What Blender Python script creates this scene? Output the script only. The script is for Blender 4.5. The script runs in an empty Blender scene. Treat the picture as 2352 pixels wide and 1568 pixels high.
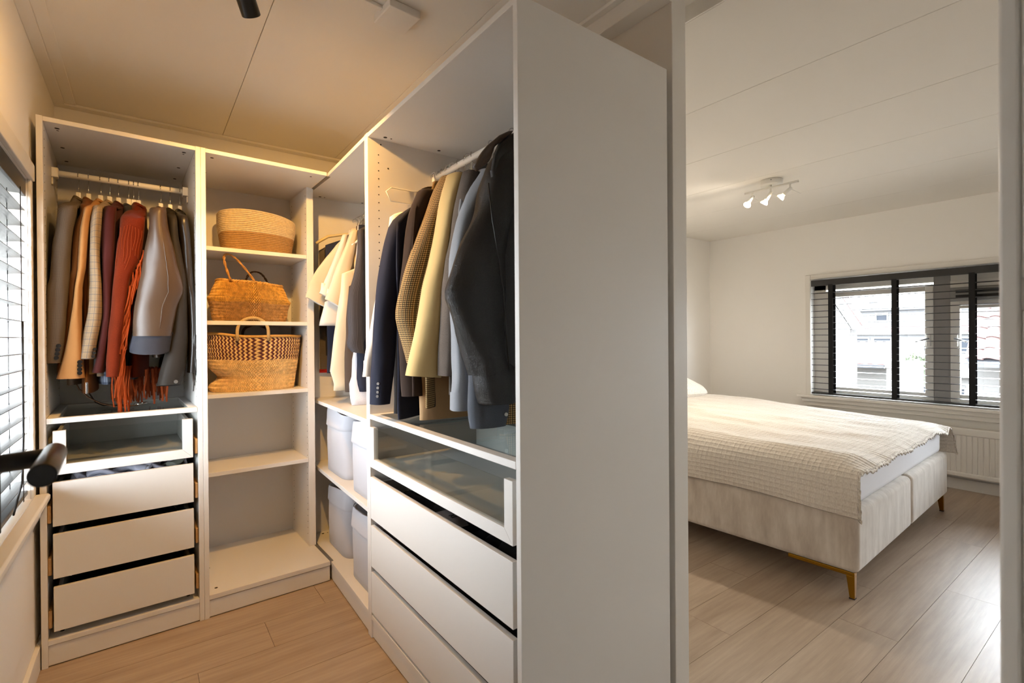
import bpy, bmesh, math, random
from mathutils import Vector, Matrix, noise
random.seed(7)
R = math.radians
sc = bpy.context.scene
COL = sc.collection

# ------------------------------------------------------------------ camera, light, exposure
YAW, PITCH, ROLL = R(36.5631), R(-0.2219), R(-0.4209)
fw = Vector((math.sin(YAW)*math.cos(PITCH), math.cos(YAW)*math.cos(PITCH), math.sin(PITCH)))
rt = Vector((math.cos(YAW), -math.sin(YAW), 0)); up = rt.cross(fw)
rt, up = math.cos(ROLL)*rt + math.sin(ROLL)*up, -math.sin(ROLL)*rt + math.cos(ROLL)*up
cam = bpy.data.cameras.new('camera'); cam_o = bpy.data.objects.new('camera', cam); COL.objects.link(cam_o)
m = Matrix((rt, up, -fw)).transposed().to_4x4(); m.translation = Vector((-0.7166, -2.4732, 1.193)); cam_o.matrix_world = m
cam.sensor_width = 36; cam.lens = 1137.56/2352*36; cam.shift_y = -4.39/2352; cam.clip_start = 0.05
cam.dof.use_dof = True; cam.dof.focus_distance = 2.6; cam.dof.aperture_fstop = 6.3
sc.camera = cam_o
sc.view_settings.view_transform = 'Standard'; sc.view_settings.look = 'None'
sc.view_settings.gamma = 1; sc.view_settings.use_curve_mapping = False
sc.view_settings.exposure = 0.30
sc.cycles.max_bounces = 10; sc.cycles.diffuse_bounces = 6; sc.cycles.glossy_bounces = 4
sc.cycles.transmission_bounces = 8; sc.cycles.transparent_max_bounces = 12
sc.cycles.caustics_reflective = True; sc.cycles.caustics_refractive = False
sc.cycles.sample_clamp_indirect = 8; sc.cycles.blur_glossy = 0.6

SKY = 35
w = bpy.data.worlds.new('sky'); sc.world = w; w.use_nodes = True
bg = w.node_tree.nodes['Background']; bg.inputs[0].default_value = (0.83, 0.92, 1.0, 1); bg.inputs[1].default_value = SKY

def aim(o, d):
    o.rotation_euler = Vector(d).to_track_quat('-Z', 'Y').to_euler()
def lamp(name, kind, loc, d, energy, col, **kw):
    l = bpy.data.lights.new(name, kind); l.energy = energy; l.color = col
    for k, v in kw.items(): setattr(l, k, v)
    o = bpy.data.objects.new(name, l); COL.objects.link(o); o.location = loc; aim(o, d); return o
def portal(name, loc, d, sx, sy):
    o = lamp(name, 'AREA', loc, d, 1, (1, 1, 1), shape='RECTANGLE', size=sx, size_y=sy); o.data.cycles.is_portal = True
portal('bedroom_window_portal', (4.47, -1.8, 1.16), (-1, 0, 0), 2.9, 1.15)
portal('closet_window_portal', (-1.23, -0.54, 1.2), (1, 0, 0), 0.98, 1.15)
WARM = (1.0, 0.54, 0.15)
# the black ceiling spot in view, and its two sister heads above the frame
lamp('closet_spot_a', 'SPOT', (-0.39, -0.65, 2.155), (0.40, 0.60, -0.92), 58, WARM, spot_size=R(138), spot_blend=0.9, shadow_soft_size=0.02)
lamp('closet_spot_b', 'SPOT', (-0.64, -0.86, 2.165), (-0.25, 0.72, -0.95), 13, WARM, spot_size=R(138), spot_blend=0.85, shadow_soft_size=0.02)
# soft low sun added beyond the bedroom window to lift the daylight inside
lamp('added_sun', 'SUN', (9, -3, 6), (-math.cos(R(25)), .05, -math.sin(R(25))), 1.8, (1.0, .97, .93), angle=R(45))
BEDC = (1.0, 0.87, 0.70)
# lamp bulbs of the bedroom fixture get their light in its builder (BED_W watts each)
BED_W = 7.5

# ------------------------------------------------------------------ helpers
def lin(c):
    def f(x):
        x /= 255.0
        return x/12.92 if x <= 0.04045 else ((x+0.055)/1.055)**2.4
    return (f(c[0]), f(c[1]), f(c[2]), 1)
class N:
    def __init__(s, name):
        s.m = bpy.data.materials.new(name); s.m.use_nodes = True
        s.t = s.m.node_tree; s.b = s.t.nodes['Principled BSDF']
    def n(s, typ, **kw):
        x = s.t.nodes.new(typ)
        for k, v in kw.items():
            if k in x.inputs: x.inputs[k].default_value = v
            else: setattr(x, k, v)
        return x
    def l(s, a, b): s.t.links.new(a, b)
    def math(s, op, a, b=None):
        x = s.n('ShaderNodeMath', operation=op)
        for i, v in enumerate((a, b)):
            if v is None: continue
            if isinstance(v, (int, float)): x.inputs[i].default_value = v
            else: s.l(v, x.inputs[i])
        return x.outputs[0]
    def mix(s, f, a, b):
        x = s.n('ShaderNodeMix', data_type='RGBA')
        for i, v in ((0, f), (6, a), (7, b)):
            if isinstance(v, (int, float)): x.inputs[i].default_value = v
            elif isinstance(v, tuple): x.inputs[i].default_value = v
            else: s.l(v, x.inputs[i])
        return x.outputs[2]
    def coord(s, kind='Object', scale=(1, 1, 1)):
        c = s.n('ShaderNodeTexCoord'); mp = s.n('ShaderNodeMapping'); mp.inputs['Scale'].default_value = scale
        s.l(c.outputs[kind], mp.inputs[0]); return mp.outputs[0]
    def noise(s, vec, scale, detail=3, rough=.5):
        x = s.n('ShaderNodeTexNoise'); x.inputs['Scale'].default_value = scale; x.inputs['Detail'].default_value = detail
        x.inputs['Roughness'].default_value = rough; s.l(vec, x.inputs['Vector']); return x.outputs[0]
    def bump(s, h, strength=.3, dist=.002):
        x = s.n('ShaderNodeBump'); x.inputs['Strength'].default_value = strength; x.inputs['Distance'].default_value = dist
        s.l(h, x.inputs['Height']); s.l(x.outputs[0], s.b.inputs['Normal'])
    def ramp(s, f, stops):
        x = s.n('ShaderNodeValToRGB'); e = x.color_ramp.elements
        while len(e) < len(stops): e.new(.5)
        for i, (p, c) in enumerate(stops): e[i].position = p; e[i].color = c
        s.l(f, x.inputs[0]); return x.outputs[0]
def mat(name, col, rough=.5, metal=0, var=None, bump=None, sheen=0, coat=0, spec=.5, kind='Object', **kw):
    k = N(name); k.b.inputs['Base Color'].default_value = lin(col); k.b.inputs['Roughness'].default_value = rough
    k.b.inputs['Metallic'].default_value = metal; k.b.inputs['Specular IOR Level'].default_value = spec
    k.b.inputs['Sheen Weight'].default_value = sheen; k.b.inputs['Coat Weight'].default_value = coat
    if var:
        scale, amt, st = var if len(var) == 3 else (var[0], var[1], (1, 1, 1))
        f = k.noise(k.coord(kind, st), scale, 4)
        a = tuple(max(0, x*(1-amt)) for x in lin(col)[:3])+(1,); b = tuple(min(1, x*(1+amt)) for x in lin(col)[:3])+(1,)
        k.l(k.ramp(f, [(.3, a), (.7, b)]), k.b.inputs['Base Color'])
    if bump:
        scale, stg, st = bump if len(bump) == 3 else (bump[0], bump[1], (1, 1, 1))
        k.bump(k.noise(k.coord(kind, st), scale, 3), stg)
    for kk, v in kw.items(): k.b.inputs[kk].default_value = v
    return k.m
def glass_mat(name, tint=(1, 1, 1, 1), refl=.08):
    k = N(name); g = k.n('ShaderNodeBsdfGlossy'); g.inputs['Roughness'].default_value = .02
    tr = k.n('ShaderNodeBsdfTransparent'); tr.inputs[0].default_value = tint
    lw = k.n('ShaderNodeLayerWeight'); lw.inputs[0].default_value = .5
    f = k.math('ADD', k.math('MULTIPLY', k.math('POWER', lw.outputs['Facing'], 4), refl*6), .02); mx = k.n('ShaderNodeMixShader')
    k.l(f, mx.inputs[0]); k.l(tr.outputs[0], mx.inputs[1]); k.l(g.outputs[0], mx.inputs[2])
    k.l(mx.outputs[0], k.t.nodes['Material Output'].inputs[0]); return k.m

M = {}
M['paint'] = mat('wall_paint', (239, 236, 231), .75, bump=(220, .06))
M['ceil'] = mat('ceiling_paint', (233, 229, 222), .8, bump=(260, .05))
M['trim'] = mat('gloss_trim', (228, 224, 217), .38)
M['white'] = mat('white_foil', (226, 223, 218), .42, bump=(500, .03))
M['whiteback'] = mat('white_hardboard', (214, 211, 206), .6)
M['edge'] = mat('white_edge_band', (232, 229, 224), .4)
M['whitemetal'] = mat('white_metal', (226, 224, 218), .35)
M['chrome'] = mat('chrome', (200, 200, 200), .18, 1)
M['grey'] = mat('grey_metal', (140, 140, 140), .45, .6)
M['black'] = mat('black_paint', (16, 16, 17), .42)
M['slat'] = mat('black_slat', (22, 22, 24), .30, var=(40, .25, (1, .04, 1)), spec=.6)
M['blindtape'] = mat('black_tape', (14, 14, 16), .85)
M['hole'] = mat('hole_dark', (38, 34, 30), .8)
M['brassy'] = mat('brushed_brass', (150, 108, 32), .38, 1)
M['pin'] = mat('birch_wood', (196, 158, 108), .5, var=(30, .15, (1, 8, 1)))
M['glass'] = glass_mat('clear_glass')
M['glassgrey'] = glass_mat('tinted_shelf_glass', (.90, .92, .91, 1), .08)
M['darkglass'] = mat('window_glass_dark', (70, 78, 88), .1)
M['rubber'] = mat('rubber', (20, 20, 20), .7)

def mk(name, me, mats, parent=None, smooth=False, bevel=0):
    for x in (mats if isinstance(mats, (list, tuple)) else [mats]): me.materials.append(x)
    if smooth:
        me.polygons.foreach_set('use_smooth', [True]*len(me.polygons))
    o = bpy.data.objects.new(name, me); COL.objects.link(o)
    if parent: o.parent = parent
    if bevel:
        b = o.modifiers.new('bevel', 'BEVEL'); b.width = bevel; b.segments = 2; b.limit_method = 'ANGLE'; b.angle_limit = R(40)
    return o
class MB:
    def __init__(s): s.v = []; s.f = []; s.mi = []; s.uv = []; s.sm = []
    def add(s, vs, fs, mi=0, uvs=None, smooth=False):
        b = len(s.v); s.v += [tuple(x) for x in vs]
        for f in fs:
            s.f.append(tuple(b+i for i in f)); s.mi.append(mi); s.sm.append(smooth)
            s.uv.append([uvs[i] for i in f] if uvs else [(0, 0)]*len(f))
        return s
    def box(s, a, b, mi=0, mtx=None):
        (x0, y0, z0), (x1, y1, z1) = a, b
        vs = [Vector(p) for p in ((x0,y0,z0),(x1,y0,z0),(x1,y1,z0),(x0,y1,z0),(x0,y0,z1),(x1,y0,z1),(x1,y1,z1),(x0,y1,z1))]
        if mtx: vs = [mtx @ p for p in vs]
        return s.add(vs, [(3,2,1,0),(4,5,6,7),(0,1,5,4),(1,2,6,5),(2,3,7,6),(3,0,4,7)], mi)
    def loft(s, rings, mi=0, cap0=True, cap1=True, close=True, uvs=None, smooth=True):
        n = len(rings[0]); b = len(s.v); vs = [p for r in rings for p in r]; fs = []
        for i in range(len(rings)-1):
            for j in range(n if close else n-1):
                k = (j+1) % n
                fs.append((i*n+j, i*n+k, (i+1)*n+k, (i+1)*n+j))
        s.v += [tuple(p) for p in vs]
        for f in fs:
            s.f.append(tuple(b+i for i in f)); s.mi.append(mi); s.sm.append(smooth)
            if uvs:
                u = [list(uvs[i//n][i % n]) for i in f]
                if f[1] % n == 0 and close: u[1][0] = uvs[0][n-1][0]*n/(n-1); u[2][0] = u[1][0]
                s.uv.append(u)
            else: s.uv.append([(0, 0)]*4)
        if cap0: s.f.append(tuple(b+i for i in reversed(range(n)))); s.mi.append(mi); s.uv.append([(0, 0)]*n); s.sm.append(False)
        if cap1: s.f.append(tuple(b+(len(rings)-1)*n+i for i in range(n))); s.mi.append(mi); s.uv.append([(0, 0)]*n); s.sm.append(False)
        return s
    def tube(s, pts, r, n=8, mi=0, cap=True):
        pts = [Vector(p) for p in pts]; rs = r if isinstance(r, (list, tuple)) else [r]*len(pts)
        rings = []; t0 = (pts[1]-pts[0]).normalized()
        a = t0.orthogonal().normalized(); 
        for i, p in enumerate(pts):
            t = (pts[min(i+1, len(pts)-1)]-pts[max(i-1, 0)]).normalized()
            a = (a - t*a.dot(t)).normalized(); c = t.cross(a)
            rings.append([p+(a*math.cos(q)+c*math.sin(q))*rs[i] for q in (2*math.pi*j/n for j in range(n))])
        return s.loft(rings, mi, cap, cap)
    def lathe(s, prof, n=24, mi=0, c=(0, 0, 0), cap=True):
        return s.loft([[(c[0]+r*math.cos(2*math.pi*j/n), c[1]+r*math.sin(2*math.pi*j/n), c[2]+z) for j in range(n)] for r, z in prof], mi, cap, cap)
    def disc(s, c, r, nrm, n=10, mi=0, t=.0006):
        nrm = Vector(nrm).normalized(); a = nrm.orthogonal().normalized(); b = nrm.cross(a); c = Vector(c)
        return s.loft([[c+nrm*h+(a*math.cos(q)+b*math.sin(q))*r for q in (2*math.pi*j/n for j in range(n))] for h in (0, t)], mi, smooth=False)
    def mesh(s, name):
        me = bpy.data.meshes.new(name); me.from_pydata(s.v, [], s.f); me.update()
        me.polygons.foreach_set('material_index', s.mi); me.polygons.foreach_set('use_smooth', s.sm)
        u = me.uv_layers.new(name='uv'); u.data.foreach_set('uv', [c for f in s.uv for p in f for c in p])
        return me
    def build(s, name, mats, parent=None, bevel=0):
        return mk(name, s.mesh(name), mats, parent, False, bevel)
def box(name, a, b, m_, parent=None, bevel=0): return MB().box(a, b).build(name, m_, parent, bevel)
def thing(name, label, cat, loc=(0, 0, 0), rz=0, group=None):
    o = bpy.data.objects.new(name, None); COL.objects.link(o); o.location = loc; o.rotation_euler = (0, 0, rz)
    o.empty_display_size = .05
    return tag(o, label, cat, group)
def tag(o, label, cat, group=None):
    o['label'] = label; o['category'] = cat
    if group: o['group'] = group
    return o
def struct(o): o['kind'] = 'structure'; return o
def stuff(o): o['kind'] = 'stuff'; return o
def nz(x, y, z): return noise.noise(Vector((x, y, z)))
def lerp(a, b, t): return a+(b-a)*t
def at(tab, z):
    """linear interpolation in a table of rows sorted by falling first value"""
    if z >= tab[0][0]: return tab[0]
    for a, b in zip(tab, tab[1:]):
        if z >= b[0]:
            t = (z-b[0])/max(1e-6, a[0]-b[0]); return tuple(lerp(q, p, t) for p, q in zip(a, b))
    return tab[-1]

# ------------------------------------------------------------------ the room
XL, XP0, XP1, XW, YB, YF = -1.045, 0.60, 0.67, 4.33, 0.635, -2.390
ZC, ZB = 2.292, 2.24

def floor_mat():
    k = N('oak_laminate'); g = k.n('ShaderNodeNewGeometry'); oi = k.n('ShaderNodeObjectInfo')
    ad = k.n('ShaderNodeVectorMath', operation='MULTIPLY_ADD'); k.l(oi.outputs['Random'], ad.inputs[0]); ad.inputs[1].default_value = (37, 19, 0); k.l(g.outputs['Position'], ad.inputs[2])
    mp = k.n('ShaderNodeMapping'); mp.inputs['Scale'].default_value = (1.1, 9, 1); k.l(ad.outputs[0], mp.inputs[0])
    n1 = k.noise(mp.outputs[0], 2.2, 6, .6)
    mp2 = k.n('ShaderNodeMapping'); mp2.inputs['Scale'].default_value = (3, 120, 1); k.l(ad.outputs[0], mp2.inputs[0])
    n2 = k.noise(mp2.outputs[0], 2, 3, .6)
    wv = k.n('ShaderNodeTexWave', wave_type='RINGS', rings_direction='X'); wv.inputs['Scale'].default_value = 2.4; wv.inputs['Distortion'].default_value = 7; wv.inputs['Detail'].default_value = 3
    mp3 = k.n('ShaderNodeMapping'); mp3.inputs['Scale'].default_value = (.55, 6, 1); k.l(ad.outputs[0], mp3.inputs[0]); k.l(mp3.outputs[0], wv.inputs['Vector'])
    c1 = k.ramp(n1, [(.25, lin((156, 134, 112))), (.5, lin((178, 157, 135))), (.78, lin((196, 177, 155)))])
    c2 = k.mix(k.math('MULTIPLY', n2, .42), c1, lin((132, 108, 88)))
    c3 = k.mix(k.math('MULTIPLY', wv.outputs[1], .13), c2, lin((130, 108, 90)))
    tint = k.math('MULTIPLY', oi.outputs['Random'], .16)
    c4 = k.mix(tint, c3, lin((204, 188, 166)))
    k.l(c4, k.b.inputs['Base Color']); k.b.inputs['Roughness'].default_value = .36; k.b.inputs['Specular IOR Level'].default_value = .55
    k.bump(k.math('ADD', n2, k.math('MULTIPLY', wv.outputs[1], .3)), .10, .002); return k.m
M['floor'] = floor_mat()
fl = struct(box('floor', (-1.30, -3.75, -.30), (XW+.14, .85, -.012), mat('floor_joint', (70, 54, 42), .8)))
pm = MB().box((0, 0, -.012), (1, 1, 0)).mesh('plank'); pm.materials.append(M['floor'])
PW, PL = .206, 1.41; first = True
ends = {-1: 2.285, 0: 3.037, 1: 2.014, 3: 1.67, 6: -.573, 7: -.32, 8: -.07, 2: 1.15, 4: 2.4, 5: .63}
for k in range(-10, 12):
    y0 = -1.82+PW*k
    if y0 > YB: continue
    y1 = min(y0+PW, YB)
    e = ends.get(k, random.uniform(0, 1.4)); x = e-math.ceil((e-XL)/PL)*PL
    while x < XW:
        a, b = max(x, XL), min(x+PL, XW)
        if b-a > .02:
            o = bpy.data.objects.new('plank', pm); COL.objects.link(o); o.parent = fl
            o.location = (a+.0007, y0+.0007, 0); o.scale = (b-a-.0014, y1-y0-.0014, 1)
        x += PL

def pbox(name, a, b, m_=None, bevel=0): return struct(box(name, a, b, m_ or M['paint'], None, bevel))
# left wall with the closet window opening
LWY0, LWY1, LWZ0, LWZ1 = -.90, -.055, .625, 1.765
lw = MB().box((XL-.2, YF-.1, 0), (XL, LWY0, 2.45)).box((XL-.2, LWY1, 0), (XL, YB+.1, 2.45))
lw.box((XL-.2, LWY0, 0), (XL, LWY1, LWZ0)).box((XL-.2, LWY0, LWZ1), (XL, LWY1, 2.45)); struct(lw.build('wall_left', M['paint']))
pbox('wall_back', (XL-.2, YB, 0), (XW+.1, YB+.1, 2.45))
YS = -3.60
WY0, WY1, WZ0, WZ1 = -3.20, -.405, .615, 1.715  # room and window extended out of view to let in more daylight
rw = MB().box((XW, YS-.1, 0), (XW+.16, WY0, 2.45)).box((XW, WY1, 0), (XW+.16, YB+.1, 2.45))
rw.box((XW, WY0, 0), (XW+.16, WY1, WZ0)).box((XW, WY0, WZ1), (XW+.16, WY1, 2.45)); struct(rw.build('wall_right', M['paint']))
JX = -.085
fwl = MB().box((JX+.03, YF-.07, 0), (1.0, YF, 2.45)).box((1.0, YS-.1, 0), (XW+.1, YS, 2.45)).box((XL-.2, YF-.07, 0), (-.93, YF, 2.45)).box((-.93, YF-.07, 2.06), (JX+.03, YF, 2.45)); struct(fwl.build('wall_front', M['paint']))
ld = MB().box((-1.4, -3.75, 0), (-1.3, YF-.07, 2.45)).box((.9, -3.75, 0), (1.0, YF-.07, 2.45)).box((-1.4, -3.75, 0), (1, -3.65, 2.45)).box((-1.4, -3.75, 2.4), (1, YF-.07, 2.5))
struct(ld.build('wall_landing', M['paint']))
pbox('wall_partition', (XP0, -1.540, 0), (XP1, YB, 2.40), M['trim'], .002)
# ceilings: boards with open joints
cs = struct(box('ceiling', (XL-.2, YS-.1, 2.32), (XW+.16, YB+.1, 2.45), M['ceil']))
for a, b in ((XL, -.372), (-.370, .222), (.224, .742)):
    box('ceiling_panel', (a, YF, ZC), (b, YB, 2.32), M['ceil'], cs, .0012)
box('ceiling_edge', (.742, YF, ZB), (.748, YB, 2.32), M['ceil'], cs)
x = .75
while x < XW:
    box('ceiling_panel', (x, YF if x < 1 else YS, ZB), (min(x+.597, XW), YB, 2.32), M['ceil'], cs, .0015); x += .6
# flat ceiling mouldings round the closet
def mould(name, pts, w_, t):
    b = MB()
    for (a, c) in pts: b.box(a, c)
    o = struct(b.build(name, M['ceil'], None, .002)); return o
mould('trim_1', [((XL, YF, ZC-.010), (XL+.040, YB-.05, ZC)), ((XL+.040, YF, ZC-.005), (XL+.080, YB-.05, ZC))], 0, 0)
mould('trim_2', [((XL, YB-.050, ZC-.011), (XP0, YB, ZC))], 0, 0)
mould('trim_3', [((XP0-.06, -1.54, ZC-.065), (XP0, YB, ZC)), ((XP0-.085, -1.54, ZC-.012), (XP0-.06, YB, ZC))], 0, 0)
# skirting boards
pbox('baseboard_left', (XL, YF, 0), (XL+.015, YB, .085), M['trim'], .002)
pbox('baseboard_right', (XW-.014, YS, 0), (XW, YB, .085), M['trim'], .002)
pbox('baseboard_back', (XP1, YB-.014, 0), (XW-.014, YB, .085), M['trim'], .002)
# right-hand jamb of the doorway the picture is taken through
jb = MB().box((JX, -2.388, 0), (JX+.03, -2.374, 2.06)).box((JX+.002, -2.394, 0), (JX+.03, -2.388, 2.06)).box((JX+.006, -2.46, 0), (JX+.03, -2.394, 2.06))
jo = struct(jb.build('door_1', M['trim'], None, .0025))
box('strike_plate', (JX+.0005, -2.3935, 1.214), (JX+.0025, -2.3885, 1.243), M['chrome'], jo)
# door leaf folded back along the left wall, its lever reaching into the picture
dl = struct(box('door_2', (-.905, -2.42, .01), (-.868, -1.625, 2.03), M['trim'], None, .002))
hb = MB().tube([(-.868, -1.668, 1.052), (-.808, -1.664, 1.054)], .0105, 20)
hb.build('handle_neck', M['black'], dl)
hl = MB().tube([(-.8065, -1.648, 1.056), (-.8010, -1.789, 1.057)], .0118, 28)
hl.build('door_handle', mat('black_anodised', (24, 22, 21), .28, .4), dl, .0012)
MB().tube([(-.8685, -1.668, 1.052), (-.862, -1.668, 1.052)], .026, 24).build('handle_rose', M['black'], dl)

# ------------------------------------------------------------------ windows
def window_bedroom():
    X = XW+.07
    b = MB(); f = .055
    b.box((X, WY0, WZ0), (X+.06, WY0+f, WZ1)).box((X, WY1-.10, WZ0), (X+.06, WY1, WZ1))
    b.box((X, WY0, WZ1-.10), (X+.06, WY1, WZ1)).box((X, WY0, WZ0), (X+.06, WY1, WZ0+.05))
    b.box((X-.004, -1.395, WZ0), (X+.06, -1.291, WZ1), 1).box((X-.004, -2.36, WZ0), (X+.06, -2.26, WZ1), 1)
    w_ = struct(b.build('window_1', [M['trim'], mat('mullion_grey', (150, 146, 142), .6)], None, .002))
    def sash(y0, y1, z0, z1, t):
        s = MB().box((X-.012, y0, z0), (X+.03, y0+t, z1)).box((X-.012, y1-t, z0), (X+.03, y1, z1))
        s.box((X-.012, y0+t, z0), (X+.03, y1-t, z0+t)).box((X-.012, y0+t, z1-t), (X+.03, y1-t, z1))
        so = s.build('sash', M['trim'], w_, .003)
        box('pane', (X+.008, y0+t, z0+t), (X+.012, y1-t, z1-t), M['glass'], so)
    sash(-1.291, -.505, WZ0+.05, WZ1-.115, .055); sash(-2.26, -1.395, WZ0+.05, 1.452, .058); sash(WY0+f, -2.36, WZ0+.05, WZ1-.115, .055)
    v = MB().box((X-.02, -2.26, 1.452), (X+.03, -1.395, 1.560)).build('vent_housing', mat('vent_grey', (150, 150, 146), .5), w_, .004)
    MB().box((X-.024, -2.2, 1.475), (X-.02, -1.43, 1.50)).box((X-.024, -2.2, 1.515), (X-.02, -1.43, 1.540)).build('vent_slot', M['black'], v)
    box('vent_rail', (X-.012, -2.26, 1.56), (X+.03, -1.395, WZ1-.10), M['trim'], w_, .003)
    for y, dy in ((-1.262, .075), (-1.428, -.075)):
        h = MB().box((X-.03, y-.014, 1.10), (X-.012, y+.014, 1.19)).build('handle_plate', M['trim'], w_, .003)
        MB().tube([(X-.03, y, 1.16), (X-.055, y, 1.16), (X-.058, y+dy, 1.135)], .007, 8).build('casement_handle', M['grey'], w_)
    # casing on the wall face and the sill with its apron
    c = MB().box((XW-.018, WY1, WZ0), (XW, WY1+.045, WZ1+.045)).box((XW-.018, WY0-.045, WZ0), (XW, WY0, WZ1+.045)).box((XW-.018, WY0, WZ1), (XW, WY1, WZ1+.045))
    c.build('casing', M['trim'], w_, .004)
    s = MB().box((XW-.125, WY0-.1, .618), (XW+.07, WY1+.085, .643)).box((XW-.10, WY0-.08, .583), (XW, WY1+.05, .618)).box((XW-.075, WY0-.08, .545), (XW, WY1+.04, .583)).box((XW-.02, WY0-.08, .40), (XW, WY1+.035, .545))
    s.build('window_sill', M['trim'], w_, .005)
window_bedroom()
def window_closet():
    X = XL-.16
    b = MB().box((X-.05, LWY0, LWZ0), (X, LWY0+.06, LWZ1)).box((X-.05, LWY1-.06, LWZ0), (X, LWY1, LWZ1)).box((X-.05, LWY0, LWZ1-.06), (X, LWY1, LWZ1)).box((X-.05, LWY0, LWZ0), (X, LWY1, LWZ0+.06)).box((X-.05, -.56, LWZ0), (X, -.50, LWZ1))
    w_ = struct(b.build('window_2', M['trim'], None, .003))
    for a, c in ((LWY0+.06, -.56), (-.50, LWY1-.06)): box('pane', (X-.03, a, LWZ0+.06), (X-.026, c, LWZ1-.06), M['glass'], w_)
    MB().box((XL, LWY0-.06, LWZ1), (XL+.016, -.022, LWZ1+.06)).box((XL, LWY1, LWZ0+.0), (XL+.010, -.022, LWZ1)).build('casing', M['trim'], w_, .003)
    s = MB()
    prof = [(XL-.16, .592), (XL-.16, .632), (XL+.005, .634), (XL+.010, .640), (XL+.042, .640), (XL+.048, .634), (XL+.048, .620), (XL+.040, .612), (XL+.036, .600), (XL+.026, .592), (XL+.022, .560), (XL+.002, .548), (XL, .548), (XL, .592)]
    s.loft([[(x, y, z) for x, z in prof] for y in (LWY0-.1, -.020)], smooth=False); s.build('window_sill', M['trim'], w_, .0015)
window_closet()

# venetian blinds: every slat a part
def blind(name, label, x0, x1, y0, y1, z0, z1, pitch, tapes, tilt, head, cord, face):
    t = thing(name, label, 'blind', ((x0+x1)/2, (y0+y1)/2, z1)); ox, oy, oz = t.location
    hd = (x0 if face < 0 else x1-.012)
    MB().box((x0-ox+.004, y0-oy, head-oz+.01), (x1-ox-.004, y1-oy, z1-oz)).build('headrail', M['slat'], t, .002)
    MB().box((hd-ox, y0-oy, head-oz), (hd+.012-ox, y1-oy, z1-oz)).build('valance', M['slat'], t, .002)
    n = int((head-.02-z0)/pitch); me = None; L_ = y1-y0; W_ = x1-x0-.006
    b = MB(); prof = [(-W_/2+W_*i/6, .0032*(1-((i-3)/3)**2)) for i in range(7)]
    ring = [(px, pz+.0012) for px, pz in prof]+[(px, pz-.0012) for px, pz in reversed(prof)]
    b.loft([[(px, y, pz) for px, pz in ring] for y in (-L_/2, L_/2)], smooth=False); me = b.mesh('slat'); me.materials.append(M['slat'])
    for i in range(n):
        o = bpy.data.objects.new('slat', me); COL.objects.link(o); o.parent = t
        o.location = (0, 0, z0+.045+pitch*i-oz); o.rotation_euler = (0, tilt, 0)
    MB().box((-W_/2, y0-oy, z0-oz), (W_/2, y1-oy, z0+.016-oz)).build('bottom_rail', M['slat'], t, .003)
    for ty, tw in tapes:
        for fx in (x0-.001, x1+.0002):
            MB().box((fx-ox, ty-tw/2-oy, z0-oz), (fx+.0009-ox, ty+tw/2-oy, head+.01-oz)).build('ladder_tape', M['blindtape'], t)
    for cy in cord: MB().tube([(0, cy-oy, z0-oz), (0, cy-oy, head-oz)], .0012, 5).build('lift_cord', M['blindtape'], t)
    return t
blind('venetian_blind', 'black wooden venetian blind with wide tapes across the bedroom window', 4.272, 4.332, -3.17, -.427, .652, 1.702, .0553, [(-.590, .038), (-1.063, .036), (-1.544, .036), (-2.02, .036), (-2.50, .036), (-2.98, .036)], R(1), 1.647, [-.6, -1.07, -1.55], -1)
bl = blind('venetian_blind', 'black venetian blind at the closet window beside the jackets', XL-.064, XL-.002, -.89, -.064, .655, 1.760, .0558, [(-.165, .012), (-.50, .012), (-.83, .012)], R(-6), 1.70, [-.17], 1)
MB().tube([(.034, .31, -.5), (.034, .303, -.9), (.036, .255, -1.03), (.034, .135, -1.10)], .003, 6).build('pull_cord', M['blindtape'], bl)

# ------------------------------------------------------------------ wardrobes (local: x along the front, y into the depth)
TH = R(1.9364); CX, CY = .0129, .0206
HT = 2.012; T = .018; DP = .58
W = M['white']
CAM = MB().disc((0, 0, 0), 1, (0, 0, 1), 12, t=.08).mesh('cam_fitting'); CAM.materials.append(M['hole'])
def cams(t, pts):
    for x, y, z, r in pts:
        o = bpy.data.objects.new('cam_fitting', CAM); COL.objects.link(o); o.parent = t; o.location = (x, y, z); o.scale = (abs(r), abs(r), r)
def carcase(t, x0, x1, left=True, right=True, zb=.098):
    if left: box('side_panel', (x0, 0, 0), (x0+T, DP-.004, HT), W, t, .0012)
    if right: box('side_panel', (x1-T, 0, 0), (x1, DP-.004, HT), W, t, .0012)
    a, b = (x0+T if left else x0), (x1-T if right else x1)
    box('top_panel', (a, .001, HT-T), (b, DP-.004, HT-.001), W, t, .0012)
    box('bottom_panel', (a, .001, zb-T), (b, DP-.004, zb), W, t, .0012)
    box('back_panel', (a, DP-.012, zb), (b, DP-.006, HT-T), M['whiteback'], t)
    box('plinth', (a, .006, .004), (b, .022, zb-T-.003), W, t, .0012)
    for xx in (a+.035, b-.035):
        for yy, r in ((.06, .0075), (.085, .004), (.30, .007), (.50, .007)): cams(t, [(xx, yy, HT-T, -r), (xx, yy, zb, r*.9)])
def pegs(t, x, nx, ys, z0, z1, step=.032):
    b = MB(); z = z0
    while z < z1:
        for y in ys: b.disc((x, y, z), .0027, (nx, 0, 0), 6, t=.0004)
        z += step
    stuff(b.build('peg_holes', M['hole'], t))
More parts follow.
